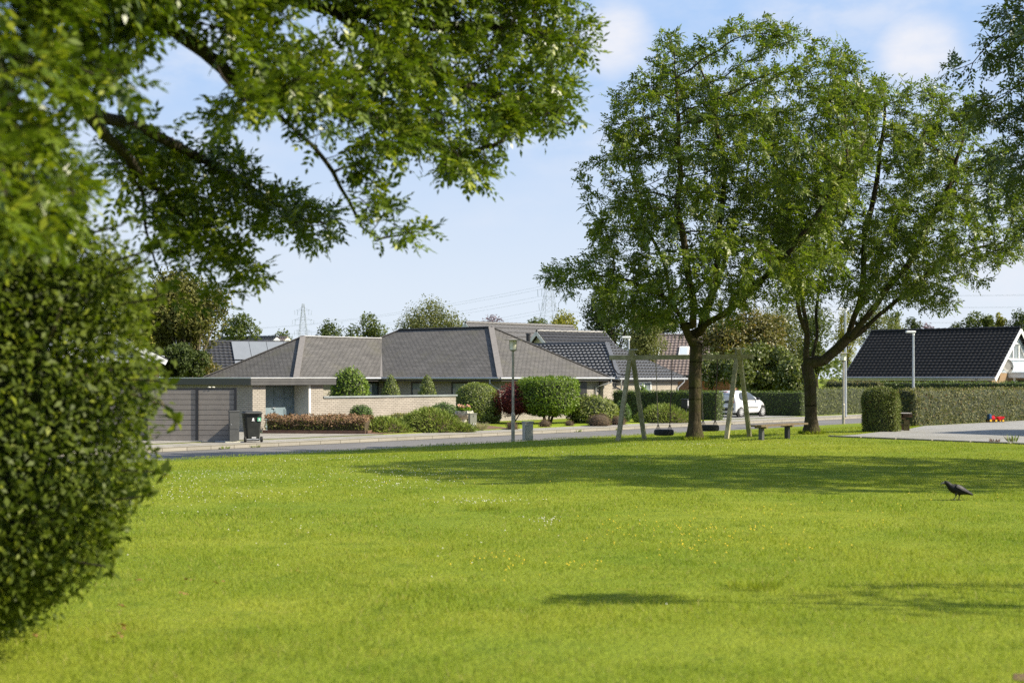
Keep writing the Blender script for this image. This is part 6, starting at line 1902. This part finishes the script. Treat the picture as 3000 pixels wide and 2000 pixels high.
# distant wood line closing the view
WOODS = BG_MATS['green']
n = 26000
ang = rng.uniform(-.62, .62, n); dist = rng.uniform(230, 300, n)
hgt = np.array([5.2 + 2.2 * mnoise.noise(Vector((a * 26, 0, 3))) + 1.2 * mnoise.noise(Vector((a * 80, 5, 1))) for a in ang])
zz = rng.uniform(0, 1, n) ** .6 * hgt
Pw = np.stack([np.tan(ang) * dist, dist, zz - .5], 1)
o = foliage('distant_woods', Pw, np.tile([0, -.6, .5], (n, 1)), .75, .7, WOODS); tag(o, 'low distant line of woods along the horizon', 'woods', kind='stuff')
# ------------------------------------------------------------------ overhanging tree and shrub close to the camera
K = 3000 / 2352.0
def D2(pts): return [(x * K, y * K) for x, y in pts]
def near_depth(px): return 6.4 + 7.2 * min(1, max(0, px / 1770.0)) 
def sample_poly(poly, n, gapk=None):
    xs = [p[0] for p in poly]; ys = [p[1] for p in poly]; out = []
    while len(out) < n:
        k = max(200, n); X = rng.uniform(min(xs), max(xs), k); Yv = rng.uniform(min(ys), max(ys), k)
        m = in_poly_np(X, Yv, poly); out += list(zip(X[m], Yv[m]))
    return out[:n]
tx, tyy = -4.9, 6.9
nt = thing('overhanging_ash', 'big ash tree whose leafy branches hang into the upper left of the photo', 'tree', (tx, tyy, 0))
def NP(dx, dy, off=0.0):
    px, py = dx * K, dy * K; return P(px, py, near_depth(px) + off)
trunk = polyline([Vector((tx, tyy, -.1)), Vector((tx + .05, tyy, 1.5)), Vector((tx + .2, tyy - .1, 2.9)), Vector((tx + .1, tyy, 4.4)), Vector((tx + .3, tyy + .1, 6.2))], .25)
seeds = [([tuple(p) for p in trunk], None)]; allp = [tuple(p) for p in trunk]
boughs = [
    [(-120, 10, -.1), (0, 100, .2), (100, 170, .6), (190, 250, 1.1), (280, 350, 1.8), (325, 440, 2.2), (335, 520, 2.4), (360, 610, 2.5), (385, 665, 2.5), (440, 705, 2.5), (490, 700, 2.5)],
    [(-150, -300, .3), (100, -180, .4), (300, 0, .4), (470, 120, .3), (560, 200, .2), (640, 270, .2), (720, 340, .2), (765, 395, .2), (800, 460, .2), (832, 522, .2), (872, 550, .2), (935, 540, .2)],
    [(560, 200, .2), (700, 210, .3), (850, 270, .3), (1000, 330, .3), (1090, 390, .3)],
    [(300, 0, .4), (520, -40, .6), (760, 20, .6), (980, 60, .5), (1160, 60, .4), (1310, 95, .3)],
    [(760, 20, .6), (920, 130, .3), (1080, 200, .2), (1220, 250, .2), (1310, 285, .2)],
    [(-150, -300, -.6), (150, -340, -.8), (500, -300, -.8), (850, -240, -.6), (1150, -120, -.4)],
    [(190, 250, 1.1), (330, 300, 1.8), (470, 370, 2.2), (600, 450, 2.3), (700, 505, 2.3)],
    [(280, 350, 1.8), (380, 460, 2.3), (470, 550, 2.5), (560, 620, 2.5)],
    [(-60, 60, .3), (30, 220, .5), (110, 330, .5), (170, 430, .4)],
]
for lb in boughs:
    lp = [NP(*q) for q in lb]
    j = min(range(len(allp)), key=lambda k: (Vector(allp[k]) - lp[0]).length)
    pl_ = polyline([Vector(allp[j])] + lp, .10); pl_ = pl_[1:]
    pl_ = [tuple(p + Vector((mnoise.noise(p * 3), mnoise.noise(p * 3 + Vector((9, 0, 0))), mnoise.noise(p * 3 + Vector((0, 9, 0))))) * .022) for p in pl_]
    seeds.append((pl_, j)); allp += pl_
regions = [   # outline (display pixels), number of attraction points, depth spread
    ([(-60, -60), (1300, -60), (1335, 50), (1385, 90), (1330, 150), (1345, 200), (1285, 250), (1340, 285), (1330, 320), (1240, 305), (1170, 335), (1130, 355), (1150, 410), (1125, 455), (1050, 440), (990, 385), (905, 390), (850, 420), (770, 400), (735, 380), (690, 330), (640, 300), (560, 300), (480, 340), (400, 350), (330, 320), (250, 290), (150, 260), (-60, 200)], 3000, .75),
    ([(250, 300), (400, 330), (540, 330), (630, 390), (690, 450), (790, 480), (795, 520), (725, 565), (680, 540), (600, 530), (555, 520), (545, 560), (600, 600), (612, 650), (555, 640), (500, 615), (430, 600), (395, 550), (330, 500), (270, 470), (230, 380)], 1500, .45),
    ([(850, -30), (1300, -30), (1335, 60), (1380, 95), (1325, 150), (1335, 205), (1280, 250), (1325, 290), (1240, 300), (1150, 335), (1130, 430), (1060, 425), (1000, 375), (900, 370), (860, 250)], 1000, .7),
    ([(815, 440), (880, 425), (920, 470), (905, 505), (840, 495)], 70, .2),
    ([(925, 515), (960, 500), (1002, 520), (985, 565), (940, 565)], 60, .15),
    ([(0, 210), (120, 270), (190, 360), (235, 440), (220, 470), (175, 500), (160, 560), (-80, 560), (-80, 220)], 520, .5),
    ([(-300, -620), (700, -560), (1180, -330), (1290, -60), (-300, -60)], 2400, 1.2),
]
gaps = [D2(q) for q in (
    [(640, 315), (700, 325), (745, 395), (800, 440), (765, 475), (690, 440), (640, 375)], [(130, 285), (200, 295), (250, 370), (335, 480), (305, 570), (240, 485), (250, 430)],
    [(420, 60), (465, 120), (475, 175), (440, 205), (408, 130)], [(335, 225), (430, 195), (445, 295), (380, 315)], [(500, 225), (560, 265), (605, 300), (560, 315), (495, 265)],
    [(560, 330), (640, 380), (660, 420), (620, 440), (560, 400)], [(330, 500), (400, 560), (440, 640), (400, 650), (330, 560)])]
att = []
for poly, n_, sp_ in regions:
    for px, py in sample_poly(D2(poly), n_):
        off = rng.uniform(-sp_, sp_) + (2.3 if n_ == 1500 else 0); p = P(px, py, near_depth(px) + off)
        if n_ > 300 and rng.uniform() < .93 and any(in_poly(px + ax_, py + ay_, q) for q in gaps for ax_, ay_ in (((0, 0), (38, 20), (-38, 20), (0, 75), (0, -25)) if n_ > 2000 else ((0, 0),))): continue
        if n_ > 2000: p.z += .10
        g_ = mnoise.noise(Vector((p.x * 1.7 + 4, p.y * 1.2, p.z * 1.7)))
        if py > 0 and g_ < -.04 and n_ > 2000: continue
        att.append(tuple(p))
pos, par = grow(seeds, np.array(att), .085, 1.3, .10, 60, (0, 0, -.04))
rad, kids, dep = tree_mesh(pos, par, .0025, .17, 2.05)
rad = np.where(np.arange(len(pos)) < len(trunk), rad, np.minimum(rad, .045))
tubes(pos, par, rad, kids, 'trunk', BARKD, nt)
tips = np.array([i for i in range(len(pos)) if rad[i] < .0058 and par[i] >= 0])
n_leaf = 28500
tp = pos[tips]; tpy = HORIZON - (tp[:, 2] - EYE) / tp[:, 1] * F; tpx = 1500 + tp[:, 0] / tp[:, 1] * F
wt = np.where(tpy < -20, 2.6, np.where((tpx < 900) & (tpy < 420), 1.25, .85))
idx = rng.choice(tips, n_leaf, p=wt / wt.sum()); fr_ = rng.uniform(0, 1, (n_leaf, 1))
Pb = pos[par[idx]] * (1 - fr_) + pos[idx] * fr_
Dl = unit(unit(pos[idx] - pos[par[idx]]) * .6 + rand_dirs(n_leaf) * .9 + np.array([.1, 0, -.02]))
ash_leaves(Pb, Dl, 3, .165, .46, .070, ASHF, 'crown', nt, .12)

# shrub at the left edge
SB = D2([(-520, 480), (150, 500), (250, 560), (305, 600), (330, 680), (315, 760), (352, 880), (340, 920), (325, 1000), (345, 1080), (280, 1180), (235, 1290), (150, 1370), (60, 1410), (-50, 1440), (-560, 1440), (-620, 900)])
n_ = 62000
Pn = crown_points(SB, 8.7, n_, .62, 0, 1, 3, .75, 1.5)
ls_ = thing('leafy_shrub', 'large leafy green shrub filling the left edge close to the camera', 'shrub', (-3.3, 8.7, 0))
Pn += rng.normal(size=Pn.shape) * .05
Pn[:, 2] = np.maximum(Pn[:, 2], .03)
d_ = unit(Pn - np.array([-3.5, 8.7, 1.3])); d_[:, 2] += .2
foliage('foliage', Pn, unit(d_), .054, .52, SHRUBF, ls_, None, None, 1.0, .2)
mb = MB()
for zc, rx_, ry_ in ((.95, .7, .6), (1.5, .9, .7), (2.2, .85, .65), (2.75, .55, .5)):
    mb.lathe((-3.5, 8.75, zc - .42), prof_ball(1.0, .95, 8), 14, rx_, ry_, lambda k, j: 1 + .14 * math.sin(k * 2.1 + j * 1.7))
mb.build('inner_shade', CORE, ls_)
ns_ = 9000   # low skirt of foliage down to the grass
sk = np.stack([rng.uniform(-4.4, -2.75, ns_), rng.uniform(8.9, 10.0, ns_), rng.uniform(.02, .95, ns_)], 1)
sk = sk[sk[:, 0] < -2.95 - .26 * (1 - sk[:, 2]) + rng.normal(size=ns_) * .05]
foliage('low_foliage', sk, unit(rand_dirs(len(sk)) + np.array([.3, -.5, .3])), .056, .52, SHRUBF, ls_)
# twigs that stick out, with paired leaves
TW = []
tips_ = [(320, 600, 60, -60), (330, 700, 50, -30), (345, 870, 40, 10), (340, 1080, 45, 5), (300, 640, 70, -90), (250, 540, 60, -50), (300, 1150, 40, -20), (240, 1290, 20, 25), (350, 900, 60, 70), (340, 880, 65, 90)]
for k, (x, y, ex, ey) in enumerate(tips_):
    a = P((x - 60) * K, y * K, 8.5); b = P((x + ex * .45) * K, (y + ey * .45) * K, 8.3); c = P((x + ex) * K, (y + ey) * K + 6, 8.2)
    mb = MB(); mb.tube([a, b, c], [.008, .006, .003], 5); mb.build('twig', BARKO, ls_)
    m_ = 16
    t = rng.uniform(.2, 1, m_); pp = np.array([tuple(b.lerp(c, q) if q > .5 else a.lerp(b, q * 2)) for q in t])
    TW.append(pp)
pp = np.vstack(TW); foliage('twig_leaves', pp, unit(rand_dirs(len(pp)) + np.array([.3, -.2, .4])), .085, .5, SHRUBF, ls_)
mb = MB()
for k in range(14):
    a = Vector((-4.0 + rng.uniform(-.3, .3), 9.8 + rng.uniform(-.2, .2), -.02)); e = Vector((-3.4 + rng.uniform(-1.2, .9), 8.75 + rng.uniform(-.8, .8), rng.uniform(1.6, 2.9)))
    mb.tube([a, a.lerp(e, .5) + Vector((0, 0, .25)), e], [.03, .022, .008], 6)
mb.build('stems', BARKO, ls_)

# a second tree out of the frame on the right: two of its twigs shade the foreground lawn
rt = thing('side_ash', 'young ash tree standing right of the camera, its branches shading the lawn', 'tree', (10.2, 9.6, 0))
mb = MB(); mb.tube([(10.2, 9.6, -.05), (10.15, 9.6, 1.6), (10.0, 9.65, 3.0), (10.1, 9.6, 5.2)], [.15, .12, .10, .05], 10)
cl_ = [((6.0, 10.15, 4.0), (.40, .2, .10), 190), ((8.1, 11.0, 3.5), (.7, .05, .05), 50), ((10.0, 9.6, 5.4), (.5, .5, .5), 120)]
LP = []
for c_, s_, k_ in cl_:
    mb.tube([(10.0, 9.65, 2.9), Vector((10.0, 9.65, 2.9)).lerp(Vector(c_), .5) + Vector((0, 0, .25)), c_, Vector(c_) + Vector((-s_[0], 0, 0))], [.05, .03, .015, .005], 6)
    LP.append(rng.uniform(-1, 1, (k_, 3)) * np.array(s_) + np.array(c_))
mb.build('trunk', BARK, rt)
LP = np.vstack(LP); ash_leaves(LP, rand_dirs(len(LP)), 3, .16, .46, .07, ASHF, 'crown', rt, .2)

# ------------------------------------------------------------------ grass, flowers, fallen leaves
def build_grass():
    zones = [(6.6, 10.5, 56000, .050, .0042), (10.5, 16, 80000, .046, .006), (16, 25, 110000, .040, .0085), (25, 38, 110000, .038, .0125), (38, 56, 90000, .045, .018)]
    V = []; RN = []
    for y0, y1, n, h, wd in zones:
        u = rng.uniform(0, 1, n); y = np.sqrt(y0 * y0 + u * (y1 * y1 - y0 * y0)); x = rng.uniform(-.40, .44, n) * y
        dx, dy = x - OX, y - OY; t = -dx * E1[1] + dy * E1[0]
        ok = (t < -ROAD_W - .02) & ~in_poly_np(x, y, DRIVE)
        x, y, t = x[ok], y[ok], t[ok]; n = len(x)
        q = np.clip((-ROAD_W - t) / 11, 0, 1); z = -.36 * (1 - q * q * (3 - 2 * q))
        hn = np.array([mnoise.noise(Vector((a * .7, b * .7, 0))) + .7 * mnoise.noise(Vector((a * 3.1, b * 3.1, 4))) for a, b in zip(x, y)])
        hh = h * np.clip(.85 + .75 * hn, .3, 1.9) * rng.uniform(.6, 1.2, n)
        a = rng.uniform(0, 2 * np.pi, n); le = rng.uniform(.15, 1.0, n)
        w_ = wd * rng.uniform(.7, 1.3, n); b_ = rng.uniform(0, 2 * np.pi, n)
        B = np.stack([x, y, z - .004], 1); S = np.stack([np.cos(b_), np.sin(b_), 0 * x], 1) * (w_ / 2)[:, None]
        T = B + np.stack([np.cos(a) * le * hh, np.sin(a) * le * hh, hh], 1)
        V.append(np.stack([B - S, B + S, T], 1).reshape(-1, 3)); RN.append(rng.uniform(0, 1, n))
    V = np.vstack(V); RN = np.concatenate(RN)
    o = np_mesh('grass', V, np.arange(len(V)).reshape(-1, 3), BLADE, None, None, RN); tag(o, 'short green lawn grass blades', 'grass', kind='stuff')
build_grass()

def flowers(name, label, cat, patches, m, size, hgt):
    Pn = []
    for px, py, rx, ry, n in patches:
        a = rng.normal(size=(n, 2)) * .5
        for ax, ay in a:
            x_, y_ = px + ax * rx, py + ay * ry
            if y_ < 1300: continue
            p = P(x_, y_, EYE * F / (y_ - HORIZON)); s, t = ST(p.x, p.y)
            if t > -ROAD_W - .1 or in_poly(p.x, p.y, DRIVE): continue
            Pn.append((p.x, p.y, gz(p.x, p.y) + hgt * rng.uniform(.7, 1.2)))
    Pn = np.array(Pn); v = []; f = []
    for p in Pn:
        r = size * rng.uniform(.7, 1.25); b = len(v)
        v += [(p[0], p[1], p[2] + r * .8), (p[0] + r, p[1], p[2]), (p[0], p[1] + r, p[2]), (p[0] - r, p[1], p[2]), (p[0], p[1] - r, p[2]), (p[0], p[1], p[2] - r * .6)]
        for i in range(4):
            j = (i + 1) % 4; f += [(b, b + 1 + i, b + 1 + j), (b + 5, b + 1 + j, b + 1 + i)]
    o = np_mesh(name, np.array(v), np.array(f), m); tag(o, label, cat, kind='stuff')
flowers('clover_flowers', 'white clover heads scattered in drifts over the lawn', 'clover', [
    (680, 1395, 260, 22, 120), (560, 1450, 320, 50, 150), (1180, 1385, 240, 20, 120), (1150, 1420, 300, 24, 110), (1000, 1330, 320, 14, 110), (1390, 1472, 160, 10, 60), (1600, 1530, 100, 14, 30), (2080, 1300, 160, 14, 90), (1900, 1300, 240, 16, 60), (1650, 1335, 200, 14, 50), (900, 1540, 700, 120, 26), (2350, 1300, 200, 14, 60), (1300, 1640, 900, 180, 12)], CLOVERW, .0075, .04)
flowers('buttercups', 'small yellow buttercups scattered over the middle of the lawn', 'buttercups', [
    (1950, 1560, 340, 50, 85), (2150, 1610, 420, 60, 45), (1450, 1655, 140, 40, 26), (1300, 1400, 700, 30, 40), (2350, 1510, 500, 60, 30), (1700, 1660, 160, 30, 14), (2700, 1480, 400, 60, 20)], BUTTER, .0085, .045)
LV = [(95, 1880, .10), (345, 1880, .09), (552, 1712, .07), (540, 1755, .06), (360, 1792, .07), (400, 1713, .06), (350, 1850, .09), (875, 1682, .06), (640, 1720, .06), (1370, 1535, .07), (750, 1700, .05), (345, 1820, .07)]
LV = [(a, b, c * .62) for a, b, c in LV[:9]]
for k, (px, py, s_) in enumerate(LV):
    p = P(px, py, EYE * F / (py - HORIZON)); m_ = 3
    Pb = np.array([[p.x, p.y, .045]] * m_) + rng.normal(size=(m_, 3)) * .008
    U = rand_dirs(m_); U[:, 2] *= .25
    v, f = leaf_geo(Pb, U, np.tile([0, 0, 1.], (m_, 1)) + rand_dirs(m_) * .35, s_, s_ * .6, .25)
    o = np_mesh('fallen_leaf', v, f, DEADLEAF, None, (p.x, p.y, .03), rng.uniform(0, 1, m_)); tag(o, 'curled brown fallen leaf lying on the lawn', 'fallen leaf', 'fallen leaves on the lawn')
# darker grass tussocks and the mulch corner
for px, py, r_, n__, lab in ((2210, 1722, .22, 420, 'upright dark tuft of longer grass right of the middle foreground'), (1410, 1493, .28, 360, 'small dark tuft of longer grass left of the buttercups')):
    p = P(px, py, EYE * F / (py - HORIZON)); tuft('grass_tuft', lab, 'grass tuft', (p.x, p.y, 0), r_ * 2, .085, n__, BLADE, .006, None, .7)
for (px, py, Y, lab) in ((2035, 1288, 41.0, 'ring of longer grass round the foot of the nearer big trunk'), (2378, 1280, 44.6, 'ring of longer grass round the foot of the further big trunk')):
    p = P(px, py, Y); p.z = gz(p.x, p.y); n_ = 700; a = rng.uniform(0, 6.283, n_); r_ = .27 + np.abs(rng.normal(size=n_)) * .06
    B = np.stack([p.x + r_ * np.cos(a), p.y + r_ * np.sin(a), np.full(n_, p.z - .01)], 1)
    U = np.stack([np.cos(a) * .4, np.sin(a) * .4, np.ones(n_)], 1) + rng.normal(size=(n_, 3)) * .3
    v, f = leaf_geo(B, U, rand_dirs(n_), rng.uniform(.05, .17, n_), .016, 0.)
    tag(np_mesh('grass_tuft', v, f, BLADE, None, tuple(p), rng.uniform(0, .6, n_)), lab, 'grass tuft')
pm = P(3010, 1985, EYE * F / (1985 - HORIZON))
mb = MB(); mb.lathe((pm.x + .40, pm.y - .36, .004), [(.52, 0), (.4, .008), (.01, .012)], 28, 1, 1.3, lambda k, j: 1 + .12 * math.sin(j * 2.3) + .08 * math.cos(j * 5.1)); o = mb.build('bare_soil', MULCH, None); o['kind'] = 'structure'
for px, py, lab in ((2915, 1297, 'small reddish weed growing from the driveway edge'), (2967, 1296, 'thin upright weed at the driveway edge near the right side')):
    p = ground(px, py, .0); tuft('weed', lab, 'weed', (p.x, p.y, gz(p.x, p.y)), .22, .15 if px < 2950 else .24, 34, HEATHER if px < 2950 else JUNIPER, .03, None, .7)
for k, (px, py) in enumerate(((655, 1312), (745, 1309), (2135, 1247), (1690, 1262), (1810, 1252))):
    s = on_t(px, .02); p = W(s, .02 - .03, -.59); tuft('kerb_weed', 'small green weed tuft growing along the far kerb', 'weed', tuple(p), .35, .11, 50, JUNIPER, .025, 'weeds along the far kerb', .9)
